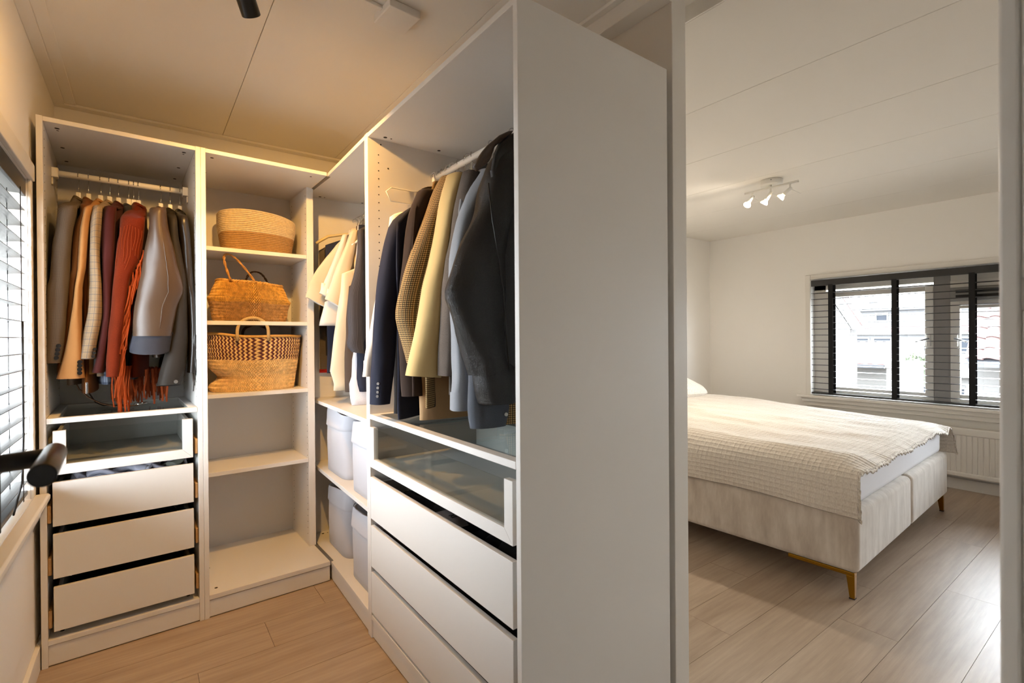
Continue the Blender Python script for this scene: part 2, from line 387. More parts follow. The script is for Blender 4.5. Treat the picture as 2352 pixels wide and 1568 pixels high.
def rail(t, x0, x1, y=.30, z=1.885):
    MB().tube([(x0+.012, y, z), (x1-.012, y, z)], .0125, 16).build('clothes_rail', M['whitemetal'], t)
    for x, s in ((x0, 1), (x1, -1)):
        MB().box((min(x, x+s*.022), y-.017, z-.02), (max(x, x+s*.022), y+.017, z+.02)).box((min(x, x+s*.006), y-.012, z-.05), (max(x, x+s*.006), y+.012, z-.02)).build('rail_bracket', M['whitemetal'], t, .004)
def glass_tray(t, x0, x1, z0, z1, yf=.0):
    b = MB().box((x0, yf, z0), (x1, yf+.03, z1)).box((x0, yf+.03, z0), (x0+.03, .52, z1)).box((x1-.03, yf+.03, z0), (x1, .52, z1)).box((x0+.03, .49, z0), (x1-.03, .52, z1))
    o = b.build('pull_out_tray', W, t, .0015); box('glass_shelf', (x0+.03, yf+.03, z1-.008), (x1-.03, .49, z1-.003), M['glassgrey'], o)
def runner(d, x0, x1, xi0, xi1, z0, z1, y):
    for a, b in ((xi0, xi0+.011), (xi1-.011, xi1)):
        MB().box((a, y+.012, z0+.01), (b, .50, z0+.075)).build('runner_block', M['pin'], d, .004)
    b = MB()
    for a, s in ((x0, 1), (x1, -1)): b.box((min(a, a+s*.035), y+.018, z0-.004), (max(a, a+s*.035), .5, z0-.001))
    b.build('runner', M['chrome'], d)
def drawer(t, x0, x1, xi0, xi1, z0, z1, y=.002):
    d = box('drawer', (x0, y, z0), (x1, y+.016, z1), W, t, .0012)
    b = MB().box((x0+.008, y+.016, z0+.02), (x0+.02, .50, z1-.022)).box((x1-.02, y+.016, z0+.02), (x1-.008, .50, z1-.022)).box((x0+.02, .488, z0+.02), (x1-.02, .50, z1-.022)).box((x0+.008, y+.016, z0+.01), (x1-.008, .50, z0+.02))
    b.build('drawer_box', mat('drawer_box_white', (190, 188, 184), .5), d); runner(d, x0, x1, xi0, xi1, z0, z1, y); return d
def glass_drawer(t, x0, x1, xi0, xi1, z0, z1, fr, gt, y=.0):
    # frame of two stiles and a bottom rail mitred at the corners, open above
    b = MB(); dy = .018
    def prism(pts): b.loft([[(px, yy, pz) for px, pz in pts] for yy in (y, y+dy)], smooth=False)
    g = .0004
    prism([(x0, z0), (x0+fr-g, z0+fr), (x0+fr-g, z1), (x0, z1)])
    d = b.build('drawer', W, t, .0008); d['label'] = 'glass-fronted drawer with a white frame'
    b = MB(); prism([(x1-fr+g, z0+fr), (x1, z0), (x1, z1), (x1-fr+g, z1)]); b.build('frame_stile', W, d, .0008)
    b = MB(); prism([(x0+g, z0), (x1-g, z0), (x1-fr, z0+fr-g), (x0+fr, z0+fr-g)]); b.build('frame_rail', W, d, .0008)
    box('pane', (x0+fr-.006, y+.006, z0+fr-.006), (x1-fr+.006, y+.010, gt), M['glassgrey'], d)
    b = MB().box((x0+.006, y+dy, z0+.012), (x0+.018, .50, z1-.01)).box((x1-.018, y+dy, z0+.012), (x1-.006, .50, z1-.01)).box((x0+.018, .488, z0+.012), (x1-.018, .50, z1-.01)).box((x0+.006, y+dy, z0+.012), (x1-.006, .50, z0+.03))
    b.build('drawer_box', mat('drawer_grey', (172, 170, 165), .5), d); runner(d, x0, x1, xi0, xi1, z0, z1, y)

def P(o):  # world point of the left run from its own coordinates
    return Vector((CX+o[0]*math.cos(TH)-o[1]*math.sin(TH), CY+o[0]*math.sin(TH)+o[1]*math.cos(TH), o[2]))
# left wardrobe
wa = thing('wardrobe', 'white open wardrobe beside the closet window with jackets above four drawers', 'wardrobe', P((-1.040, 0, 0)), TH)
carcase(wa, 0, .5065); rail(wa, T, .5065-T)
glass_tray(wa, T+.001, .4875, .889, .909)
glass_drawer(wa, .036, .470, T, .4885, .700, .862, .037, .860)
for z0, z1 in ((.511, .673), (.319, .482), (.125, .287)): drawer(wa, .034, .471, T, .4885, z0, z1)
pegs(wa, T, 1, (.05, .53), .95, 1.98); pegs(wa, .4885, -1, (.05, .53), .95, 1.98)
# corner unit with the baskets
wb = thing('corner_shelf_unit', 'white open corner unit with woven baskets on its shelves', 'shelf unit', P((-.533, 0, 0)), TH)
w_ = .533
box('side_panel', (0, 0, 0), (T, DP-.004, HT), W, wb, .0012)
box('corner_post', (w_-.030, .25, .098), (w_+.004, DP-.004, HT-T), W, wb, .0012)
box('top_panel', (T, .001, HT-T), (w_-.004, DP-.004, HT-.001), W, wb, .0012)
box('bottom_panel', (T, .001, .078), (w_-.004, DP-.004, .098), W, wb, .0012)
box('back_panel', (T, DP-.012, .098), (w_-.03, DP-.006, HT-T), M['whiteback'], wb)
box('plinth', (T, .006, .004), (w_-.004, .022, .074), W, wb, .0012)
for z in (1.636, 1.284, .934, .564): box('shelf', (T+.001, .25, z-.0195), (w_-.031, DP-.014, z), W, wb, .0012)
for xx, yy in ((.05, .06), (.05, .30), (.045, .5)): cams(wb, [(xx, yy, .098, .0065), (xx, yy, HT-T, -.007)])
cams(wb, [(.47, .06, HT-T, -.005)])
pegs(wb, w_-.030, -1, (.272, .535), .16, 1.98)
box('gap_shade_strip', (w_-.003, .004, HT-T-.003), (w_+.013, .26, HT-T), M['grey'], wb)  # grey strips stand in for the dark shaded gap between the units
box('gap_shade_strip', (w_-.004, .004, .080), (w_+.012, .25, .0988), M['grey'], wb)
# inner unit between the corner and the right wardrobe
RZ1 = R(-91.4)
wc = thing('wardrobe', 'white open unit in the corner holding shirts above four white storage boxes', 'wardrobe', (0, -.5352, 0), RZ1)
carcase(wc, -1.0, -.0004, zb=.095); rail(wc, -.98, -.02)
for z in (.862, .500): box('shelf', (-.981, .012, z-.0185), (-.0185, DP-.014, z), W, wc, .0012)
pegs(wc, -.0184, -1, (.05, .53), .15, 1.98)
# right wardrobe
RZ = R(-90)
wd = thing('wardrobe', 'wide white wardrobe with coats on a rail and its side panel towards the bedroom', 'wardrobe', (0, -.5356, 0), RZ)
carcase(wd, 0, 1.0015, zb=.092); rail(wd, T, 1.0015-T)
glass_tray(wd, T+.001, .982, .874, .893)
glass_drawer(wd, .0175+.001, .967, T, .9835, .683, .842, .036, .836, .001)
for z0, z1 in ((.478, .644), (.287, .451), (.103, .266)): drawer(wd, .0185, .966, T, .9835, z0, z1, .001)
pegs(wd, T, 1, (.045, .40), .94, 1.96)
stuff(MB().disc((T, .085, 1.885), .003, (1, 0, 0), 8).disc((T, .055, 1.975), .003, (1, 0, 0), 8).build('peg_hole', M['hole'], wd))

# ------------------------------------------------------------------ baskets
def ring_oval(cx, cy, z, a, b, n, p=2.4):
    out = []
    for j in range(n):
        q = 2*math.pi*j/n; c, s = math.cos(q), math.sin(q)
        out.append((cx+a*math.copysign(abs(c)**(2/p), c), cy+b*math.copysign(abs(s)**(2/p), s), z))
    return out
def jute(name, col, twist=520):
    k = N(name); v = k.coord('UV', (1, 1, 1)); sep = k.n('ShaderNodeSeparateXYZ'); k.l(v, sep.inputs[0])
    s = k.math('SINE', k.math('ADD', k.math('MULTIPLY', sep.outputs[0], twist), k.math('MULTIPLY', sep.outputs[1], 260)))
    nn = k.noise(k.coord('Object'), 90, 3)
    c = k.ramp(k.math('ADD', k.math('MULTIPLY', s, .22), nn), [(.2, tuple(x*.68 for x in lin(col)[:3])+(1,)), (.75, lin(col))])
    k.l(c, k.b.inputs['Base Color']); k.b.inputs['Roughness'].default_value = .8; k.bump(s, .5, .0012); return k.m
def coil_basket():
    t = thing('storage_basket', 'two-tone coiled rope basket on the top shelf, cream over tan', 'basket', P((-.238, .40, 1.6365)), TH-.03)
    rr = .0046; n = 72
    def prof(h):  # half sizes at height fraction
        a = lerp(.158, .178, min(1, h*1.4)); b = lerp(.105, .128, min(1, h*1.4)); return a, b
    H = .186; m_ = int(H/(rr*1.72))
    lo, hi = MB(), MB()
    for i in range(m_):
        h = i/(m_-1); a, b = prof(h); z = rr+i*rr*1.72
        def dz(p):  # the rim arches up in front and sags at the sides
            return (h**1.5)*(.020*(1-(p[0]/.178)**2)-.012*(p[0]/.178))
        base = ring_oval(0, 0, z, a, b, n, 2.9); ring = []
        tgt = lo if h < .48 else hi; rings = []
        for j in range(n+1):
            p = Vector(base[j % n]); q = Vector((p.x, p.y, 0)); q.normalize(); p.z += dz(p)
            rings.append([p+q*rr*math.cos(g)+Vector((0, 0, rr*math.sin(g))) for g in (2*math.pi*k_/6 for k_ in range(6))])
        uv = [[(j*.017, k_/6) for k_ in range(6)] for j in range(n+1)]
        tgt.loft(rings, 0, False, False, True, uv)
    stuff(lo.build('rope_coil', jute('jute_tan', (200, 156, 100)), t)); stuff(hi.build('rope_coil', jute('jute_cream', (246, 222, 182)), t))
    b = MB(); b.loft([ring_oval(0, 0, z, prof(z/H)[0]-.003, prof(z/H)[1]-.003, n, 2.9) for z in (.003, .09, .18)], 0, True, False); b.build('basket_lining', mat('jute_inside', (150, 110, 70), .9), t)
coil_basket()

def strand_mat(name, col, amt=.35):
    k = N(name); f = k.noise(k.coord('Object', (1, 1, 1)), 60, 4, .6)
    k.l(k.ramp(f, [(.3, tuple(x*(1-amt*1.3) for x in lin(col)[:3])+(1,)), (.7, tuple(min(1, x*(1+amt)) for x in lin(col)[:3])+(1,))]), k.b.inputs['Base Color'])
    k.b.inputs['Roughness'].default_value = .48; k.bump(k.noise(k.coord('Object', (1, 1, 6)), 300, 2), .2); return k.m
def weave(surf, nu, nv, u0, u1, gap, pick, dark, lift=.0022, tilt=.9, hw=.62):
    """short slanting strands laid in alternate rows over surf(u, v) -> (point, normal)"""
    for j in range(nv):
        s = 1 if j % 2 else -1
        for i in range(nu):
            du = (u1-u0)/nu; dv = 1/nv
            uc = u0+du*(i+.5); vc = dv*(j+.5)
            pts = []
            for a, c in ((-.5*hw-.5*tilt*s, -.60), (.5*hw-.5*tilt*s, -.60), (.5*hw+.5*tilt*s, .60), (-.5*hw+.5*tilt*s, .60)):
                pts.append(surf(uc+a*du, min(1, max(0, vc+c*dv))))
            cpt = surf(uc, vc); L = lift*random.uniform(.8, 1.25)
            vs = [p+n*.0002 for p, n in pts]+[cpt[0]+n_*L for n_ in (cpt[1],)]
            mid1 = (pts[0][0]+pts[1][0])/2*.35+cpt[0]*.65+cpt[1]*L; mid2 = (pts[2][0]+pts[3][0])/2*.35+cpt[0]*.65+cpt[1]*L
            vs = [p+n*.0002 for p, n in pts]+[mid1, mid2]
            (dark if pick(i, j) else gap).add(vs, [(0, 1, 4), (1, 2, 5, 4), (2, 3, 5), (3, 0, 4, 5)])
def belly_basket():
    t = thing('storage_basket', 'seagrass belly basket with twisted handles on the second shelf', 'basket', P((-.276, .385, 1.2845)), TH)
    prof = [(0, .163, .112), (.10, .170, .118), (.32, .176, .123), (.50, .186, .130), (.55, .190, .132), (.60, .180, .126), (.80, .166, .112), (1, .148, .092)]
    H = .200
    def rad(v):
        for (a, b) in zip(prof, prof[1:]):
            if v <= b[0]:
                q = (v-a[0])/(b[0]-a[0]); return lerp(a[1], b[1], q), lerp(a[2], b[2], q)
        return prof[-1][1:]
    def surf(u, v):
        a, b = rad(v); q = u; p = 2.5; c, s = math.cos(q), math.sin(q)
        pt = Vector((a*math.copysign(abs(c)**(2/p), c), b*math.copysign(abs(s)**(2/p), s), 0))
        pt.z = v*H+.012*v*(pt.x/-.19)+.0015*math.sin(5*q+9*v); n = Vector((c/a, s/b, .15)).normalized(); return pt, n
    g, d = MB(), MB()
    weave(surf, 118, 26, -math.pi*1.10, math.pi*.10, g, lambda i, j: 12 > j, d, .0030)
    stuff(g.build('woven_strand', strand_mat('seagrass_gold', (214, 164, 78)), t)); stuff(d.build('woven_strand', strand_mat('seagrass_brown', (194, 150, 96)), t))
    b = MB(); b.loft([[surf(2*math.pi*j/72, v)[0] for j in range(72)] for v in (0, .1, .32, .5, .55, .6, .8, 1)], 0, True, False)
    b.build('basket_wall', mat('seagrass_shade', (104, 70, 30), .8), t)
    # plaited rim
    for ph in (0, math.pi):
        pts = [surf(2*math.pi*j/140, 1)[0]+Vector((0, 0, .004*math.sin(j*1.7+ph)-.004))+surf(2*math.pi*j/140, 1)[1]*(.003+.0025*math.cos(j*1.7+ph)) for j in range(141)]
        MB().tube(pts, .0042, 6).build('plaited_rim', strand_mat('seagrass_rim', (206, 156, 80)), t)
    def handle(pa, pb, top, mt):
        for ph in (0, math.pi):
            pts = []
            for i in range(41):
                q = i/40; p = Vector(pa).lerp(Vector(pb), q); hgt = (1-abs(2*q-1)**2.6)
                p = p+(Vector(top)-(Vector(pa)+Vector(pb))/2)*hgt; p += Vector((.003*math.cos(i*.9+ph), .003*math.sin(i*.9+ph), 0)); pts.append(p)
            MB().tube(pts, .0038, 6).build('handle', mt, t)
    y1 = surf(-math.pi/2, 1)[0].y
    handle((-.10, y1+.004, .195), (.012, y1-.002, .190), (-.115, y1-.01, .325), strand_mat('handle_straw', (186, 134, 66)))
    handle((-.01, -y1, .195), (.115, -y1, .190), (.05, -y1+.02, .275), strand_mat('handle_dark', (92, 62, 34)))
    MB().lathe([(0.001, .0), (.02, -.002), (.028, -.010), (.024, -.02)], 14, 0, (.066, .01, .212)).build('cloth_tip', mat('white_cloth', (225, 220, 210), .8), t)
belly_basket()
def palm_basket():
    t = thing('storage_basket', 'palm leaf basket with a purple zigzag band and one looped handle in front', 'basket', P((-.258, .395, .9345)), TH)
    H = .282
    def surf(u, v):
        a = lerp(.188, .222, min(1, v*1.15)); b = lerp(.108, .132, v); xo = 0
        c, s = math.cos(u), math.sin(u); p = 2.5
        # the slack left corner is pushed in between the foot and the band
        dent = math.exp(-((v-.25)/.11)**2)
        lx = math.copysign(abs(c)**(2/p), c)
        if lx < 0: a -= .036*dent*min(1, abs(lx)*1.2)
        bulge = .016*math.exp(-((v-.10)/.10)**2) if lx < 0 else 0
        x = (a+bulge)*lx; y = (b-.012*dent)*math.copysign(abs(s)**(2/p), s)
        z = v*H+.006*math.sin(2.3*x*10)*v-.010*(1-v)*0
        z += -.012*v*math.exp(-((x-.06)/.10)**2)
        z += .022*(1-v)*max(0, x/.2)*0
        return Vector((x, y, z+.002*nz(x*20, y*20, z*20))), Vector((c/a, s/b, 0)).normalized()
    g, d = MB(), MB()
    def pick(i, j):
        return j >= 17 and (i+(0 if j % 2 else 0)) % 2 == 0
    weave(surf, 76, 30, -math.pi*1.08, math.pi*.08, g, pick, d, .0032, 1.0, .80)
    stuff(g.build('woven_strand', strand_mat('palm_leaf', (232, 196, 138), .25), t)); stuff(d.build('woven_strand', strand_mat('palm_purple', (84, 30, 44), .3), t))
    b = MB(); b.loft([[surf(2*math.pi*j/80, v/14)[0] for j in range(80)] for v in range(15)], 0, True, False)
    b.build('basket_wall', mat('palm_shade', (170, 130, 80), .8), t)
    rim = [surf(2*math.pi*j/100, 1)[0] for j in range(101)]; MB().tube(rim, .0072, 8).build('bound_rim', jute('palm_rim', (206, 160, 88), 160), t)
    def loop(x0, x1, y, z, top, r, m_):
        pts = []
        for i in range(33):
            q = i/32; a = math.pi*q; pts.append(Vector(((x0+x1)/2-(x1-x0)/2*math.cos(a)*(1+.06*math.sin(a)), y, z+(top-z)*math.sin(a)**.8)))
        pts = [Vector((x0, y, z-.03))]+pts+[Vector((x1, y, z-.03))]
        o = MB().tube(pts, r, 10).build('handle', m_, t)
    yf = surf(-math.pi/2, 1)[0].y
    loop(-.100, .040, yf-.004, H, .366, .0078, jute('palm_handle', (206, 176, 126), 900)); loop(-.03, .10, -yf, H-.004, .338, .0072, jute('palm_handle_b', (110, 84, 54), 900))
palm_basket()

# ------------------------------------------------------------------ garments
L_SLEEVES = {
  'grey': [(1.697,-0.962,0.031,0.090),(1.619,-0.972,0.026,0.090),(1.511,-0.981,0.026,0.090),(1.409,-0.986,0.029,0.090),(1.405,-0.991,0.032,0.090),(1.329,-0.994,0.032,0.090),(1.252,-0.998,0.030,0.090),(1.176,-1.004,0.028,0.090),(1.110,-1.012,0.025,0.090)],
  'suede': [(1.719,-0.911,0.016,0.130),(1.653,-0.925,0.018,0.130),(1.546,-0.938,0.014,0.130),(1.441,-0.943,0.014,0.130),(1.437,-0.951,0.016,0.130),(1.332,-0.956,0.014,0.130),(1.227,-0.967,0.015,0.130),(1.144,-0.979,0.015,0.130),(1.072,-0.986,0.014,0.130)],
  'camel': [(1.701,-0.903,0.014,0.090),(1.648,-0.911,0.014,0.090),(1.543,-0.917,0.014,0.090),(1.438,-0.924,0.012,0.090),(1.434,-0.931,0.009,0.090),(1.305,-0.938,0.014,0.090),(1.186,-0.945,0.024,0.090),(1.113,-0.950,0.033,0.090),(1.049,-0.956,0.042,0.090)],
  'plaid': [(1.711,-0.874,0.018,0.090),(1.652,-0.879,0.018,0.090),(1.547,-0.882,0.016,0.090),(1.441,-0.881,0.017,0.090),(1.438,-0.879,0.017,0.090),(1.332,-0.881,0.020,0.090),(1.253,-0.888,0.023,0.090),(1.185,-0.899,0.023,0.090),(1.123,-0.908,0.023,0.090)],
  'burgundy': [(1.719,-0.834,0.023,0.100),(1.660,-0.839,0.023,0.100),(1.552,-0.841,0.022,0.100),(1.445,-0.843,0.019,0.100),(1.441,-0.844,0.017,0.100),(1.307,-0.847,0.015,0.100),(1.185,-0.859,0.016,0.100),(1.121,-0.868,0.018,0.100),(1.067,-0.876,0.020,0.100)],
  'rust': [(1.670,-0.763,0.043,0.070),(1.632,-0.766,0.044,0.070),(1.528,-0.777,0.043,0.070),(1.442,-0.798,0.028,0.070),(1.334,-0.808,0.026,0.070),(1.227,-0.818,0.026,0.070),(1.120,-0.826,0.024,0.070),(1.051,-0.830,0.023,0.070)],
  'taupe': [(1.727,-0.683,0.027,0.050),(1.639,-0.680,0.035,0.050),(1.562,-0.675,0.051,0.050),(1.452,-0.669,0.073,0.050),(1.391,-0.670,0.082,0.050),(1.398,-0.673,0.083,0.050),(1.337,-0.689,0.073,0.050),(1.265,-0.695,0.069,0.050),(1.210,-0.701,0.065,0.050),(1.188,-0.704,0.062,0.050)],
  'denimblack': [(1.694,-0.629,0.017,0.070),(1.626,-0.627,0.019,0.070),(1.543,-0.617,0.022,0.070),(1.458,-0.605,0.023,0.070),(1.398,-0.602,0.021,0.070),(1.284,-0.607,0.027,0.070),(1.170,-0.615,0.037,0.070),(1.086,-0.629,0.043,0.070),(1.058,-0.634,0.045,0.070),(1.002,-0.646,0.044,0.070)],
  'blackfringe': [(1.715,-0.591,0.017,0.090),(1.635,-0.584,0.019,0.090),(1.520,-0.576,0.021,0.090),(1.405,-0.569,0.020,0.090),(1.402,-0.563,0.021,0.090),(1.256,-0.558,0.020,0.090),(1.134,-0.561,0.018,0.090),(1.053,-0.565,0.017,0.090)],
}
R_SLEEVES = {
  'white_shirt': [(1.669,0.057,0.112,-0.640),(1.624,0.052,0.103,-0.640),(1.210,-0.032,-0.005,-0.640),(1.125,-0.046,-0.015,-0.640),(1.050,-0.058,-0.020,-0.640)],
  'navy': [(1.603,0.010,0.094,-0.740),(1.543,-0.008,0.080,-0.740),(1.480,-0.020,0.068,-0.740),(1.418,-0.030,0.056,-0.740),(1.352,-0.039,0.049,-0.740),(1.310,-0.045,0.039,-0.740),(1.229,-0.054,0.035,-0.740),(1.148,-0.056,0.028,-0.740),(1.067,-0.060,0.019,-0.740),(1.006,-0.063,0.012,-0.740),(0.956,-0.065,0.005,-0.740)],
  'brown': [(1.728,0.088,0.156,-0.820),(1.658,0.057,0.128,-0.820),(1.575,0.041,0.109,-0.820),(1.473,0.028,0.082,-0.820),(1.372,0.015,0.063,-0.820),(1.288,0.011,0.089,-0.820),(1.208,0.011,0.106,-0.820),(1.127,0.015,0.114,-0.820),(1.047,0.018,0.118,-0.820),(0.986,0.021,0.117,-0.820)],
  'check': [(1.779,0.154,0.193,-0.880),(1.726,0.125,0.170,-0.880),(1.650,0.097,0.142,-0.880),(1.567,0.061,0.123,-0.880),(1.466,0.023,0.118,-0.880),(1.367,-0.010,0.095,-0.880),(1.331,-0.019,0.086,-0.880),(1.273,-0.027,0.077,-0.880),(1.238,-0.020,0.063,-0.880),(1.188,-0.003,0.059,-0.880),(1.130,0.014,0.058,-0.880),(1.106,0.019,0.058,-0.880)],
  'cream': [(1.767,0.145,0.190,-0.950),(1.676,0.117,0.157,-0.950),(1.557,0.094,0.136,-0.950),(1.440,0.065,0.128,-0.950),(1.378,0.047,0.123,-0.950),(1.263,0.025,0.117,-0.950),(1.169,0.004,0.111,-0.950),(1.109,-0.012,0.106,-0.950),(1.064,-0.024,0.101,-0.950)],
  'grey_coat': [(1.760,0.163,0.215,-1.020),(1.684,0.141,0.196,-1.020),(1.606,0.125,0.178,-1.020),(1.529,0.114,0.159,-1.020),(1.452,0.092,0.132,-1.020),(1.373,0.083,0.123,-1.020),(1.243,0.075,0.118,-1.020),(1.132,0.068,0.108,-1.020),(1.069,0.065,0.101,-1.020)],
  'denim': [(1.751,0.192,0.246,-1.090),(1.667,0.135,0.200,-1.090),(1.590,0.102,0.169,-1.090),(1.533,0.086,0.147,-1.090),(1.441,0.070,0.125,-1.090),(1.348,0.064,0.111,-1.090),(1.223,0.073,0.114,-1.090),(1.133,0.077,0.119,-1.090),(1.062,0.080,0.123,-1.090),(1.018,0.071,0.131,-1.090),(0.961,0.070,0.129,-1.090)],
  'denim_dark': [(1.064,0.091,0.191,-1.160),(0.991,0.091,0.242,-1.160),(0.949,0.091,0.239,-1.160),(0.910,0.098,0.225,-1.160)],
  'leather': [(1.725,0.133,0.229,-1.220),(1.654,0.104,0.228,-1.220),(1.583,0.088,0.219,-1.220),(1.512,0.056,0.196,-1.220),(1.425,0.015,0.187,-1.220),(1.340,-0.024,0.190,-1.220),(1.323,-0.038,0.182,-1.220),(1.270,-0.013,0.177,-1.220),(1.204,0.015,0.172,-1.220),(1.136,0.045,0.176,-1.220),(1.082,0.066,0.184,-1.220),(1.078,0.072,0.214,-1.220),(1.033,0.079,0.213,-1.220),(0.993,0.096,0.213,-1.220)],
}
C_SLEEVES = {
  'tee_cream': [(1.707,0.121,0.135,0.215),(1.614,0.050,0.113,0.215),(1.540,0.002,0.091,0.215),(1.468,-0.031,0.073,0.215),(1.385,-0.050,0.057,0.215)],
  'tee_white': [(1.743,0.130,0.155,0.165),(1.645,0.091,0.140,0.165),(1.537,0.054,0.111,0.165),(1.466,0.028,0.096,0.165),(1.414,0.008,0.080,0.165)],
  'tee_ivory': [(1.761,0.156,0.188,0.105),(1.675,0.124,0.176,0.105),(1.568,0.082,0.154,0.105),(1.497,0.055,0.133,0.105),(1.445,0.038,0.115,0.105),(1.375,0.017,0.100,0.105)],
  'white_long': [(1.389,0.029,0.096,0.145),(1.326,0.015,0.082,0.145),(1.262,-0.001,0.068,0.145)],
  'cream_trouser': [(1.530,0.096,0.141,0.075),(1.427,0.088,0.129,0.075),(1.288,0.064,0.111,0.075),(1.186,0.050,0.107,0.075),(1.084,0.039,0.106,0.075),(1.017,0.025,0.105,0.075),(0.993,0.051,0.105,0.075),(0.932,0.046,0.106,0.075)],
  'brown_trouser': [(1.458,0.111,0.152,0.020),(1.219,0.093,0.153,0.020),(1.085,0.087,0.151,0.020),(1.000,0.087,0.151,0.020),(0.926,0.090,0.159,0.020)],
  'stripe': [(1.722,0.123,0.146,-0.090),(1.611,0.122,0.145,-0.090),(1.512,0.101,0.144,-0.090),(1.414,0.075,0.143,-0.090),(1.315,0.070,0.142,-0.090),(1.218,0.074,0.141,-0.090),(1.186,0.069,0.141,-0.090),(1.147,0.061,0.141,-0.090),(1.124,0.091,0.141,-0.090)],
  'navy_trouser': [(1.169,0.125,0.155,-0.050),(1.053,0.128,0.154,-0.050),(0.987,0.127,0.157,-0.050),(0.930,0.140,0.157,-0.050)],
  'grey_marl': [(0.985,0.097,0.168,-0.020),(0.919,0.100,0.167,-0.020),(0.863,0.109,0.167,-0.020)],
}
def cloth(name, col, rough=.85, fine=900, amt=.22, big=.10, bump=.25, sheen=.03, spec=.25, metal=0, coat=0, grain=None):
    k = N(name); uv = k.coord('UV'); ob = k.coord('Object')
    n1 = k.noise(uv, fine, 2); n2 = k.noise(ob, 9, 3)
    base = lin(col); s = lambda f: tuple(min(1, x*f) for x in base[:3])+(1,)
    c = k.ramp(k.math('ADD', k.math('MULTIPLY', n1, .7), k.math('MULTIPLY', n2, .3)), [(.32, s(1-amt)), (.68, s(1+amt))])
    k.l(c, k.b.inputs['Base Color']); k.b.inputs['Roughness'].default_value = rough; k.b.inputs['Sheen Weight'].default_value = sheen
    k.b.inputs['Specular IOR Level'].default_value = spec; k.b.inputs['Coat Weight'].default_value = coat
    if grain:
        vo = k.n('ShaderNodeTexVoronoi', feature='DISTANCE_TO_EDGE'); vo.inputs['Scale'].default_value = grain
        mp = k.coord('UV', (1, .75, 1)); k.l(mp, vo.inputs['Vector'])
        k.bump(k.math('MINIMUM', vo.outputs['Distance'], .25), bump, .004)
    else: k.bump(n1, bump, .0008)
    return k.m
def check(name, base, mid, dark, f, duty=.5, rough=.85, lines=False):
    k = N(name); sep = k.n('ShaderNodeSeparateXYZ'); k.l(k.coord('UV'), sep.inputs[0])
    def band(o, ff, dd): return k.math('LESS_THAN', k.math('FRACT', k.math('MULTIPLY', o, ff)), dd)
    a, b = band(sep.outputs[0], f, duty), band(sep.outputs[1], f, duty)
    n1 = k.noise(k.coord('UV'), 700, 2)
    if lines:
        c = k.mix(k.math('MULTIPLY', a, .8), lin(base), lin(dark)); c = k.mix(k.math('MULTIPLY', b, .8), c, lin(dark))
        a2, b2 = band(k.math('ADD', sep.outputs[0], .4/f), f, duty*1.3), band(k.math('ADD', sep.outputs[1], .4/f), f, duty*1.3)
        c = k.mix(k.math('MULTIPLY', k.math('MAXIMUM', a2, b2), .35), c, lin(mid))
    else:
        a2 = band(sep.outputs[0], f/2, .5); md = k.mix(a2, lin(mid), lin(dark))
        c = k.mix(k.math('MULTIPLY', k.math('MAXIMUM', a, b), .85), lin(base), md); c = k.mix(k.math('MULTIPLY', k.math('MULTIPLY', a, b), .9), c, lin(dark))
    c = k.mix(k.math('MULTIPLY', n1, .25), c, lin(tuple(x*.6 for x in base)))
    k.l(c, k.b.inputs['Base Color']); k.b.inputs['Roughness'].default_value = rough; k.b.inputs['Specular IOR Level'].default_value = .2; k.bump(n1, .3, .0008); return k.m
def stripes(name, a, b, f):
    k = N(name); sep = k.n('ShaderNodeSeparateXYZ'); k.l(k.coord('UV'), sep.inputs[0])
    s = k.math('LESS_THAN', k.math('FRACT', k.math('MULTIPLY', sep.outputs[0], f)), .3)
    k.l(k.mix(s, lin(a), lin(b)), k.b.inputs['Base Color']); k.b.inputs['Roughness'].default_value = .85; return k.m
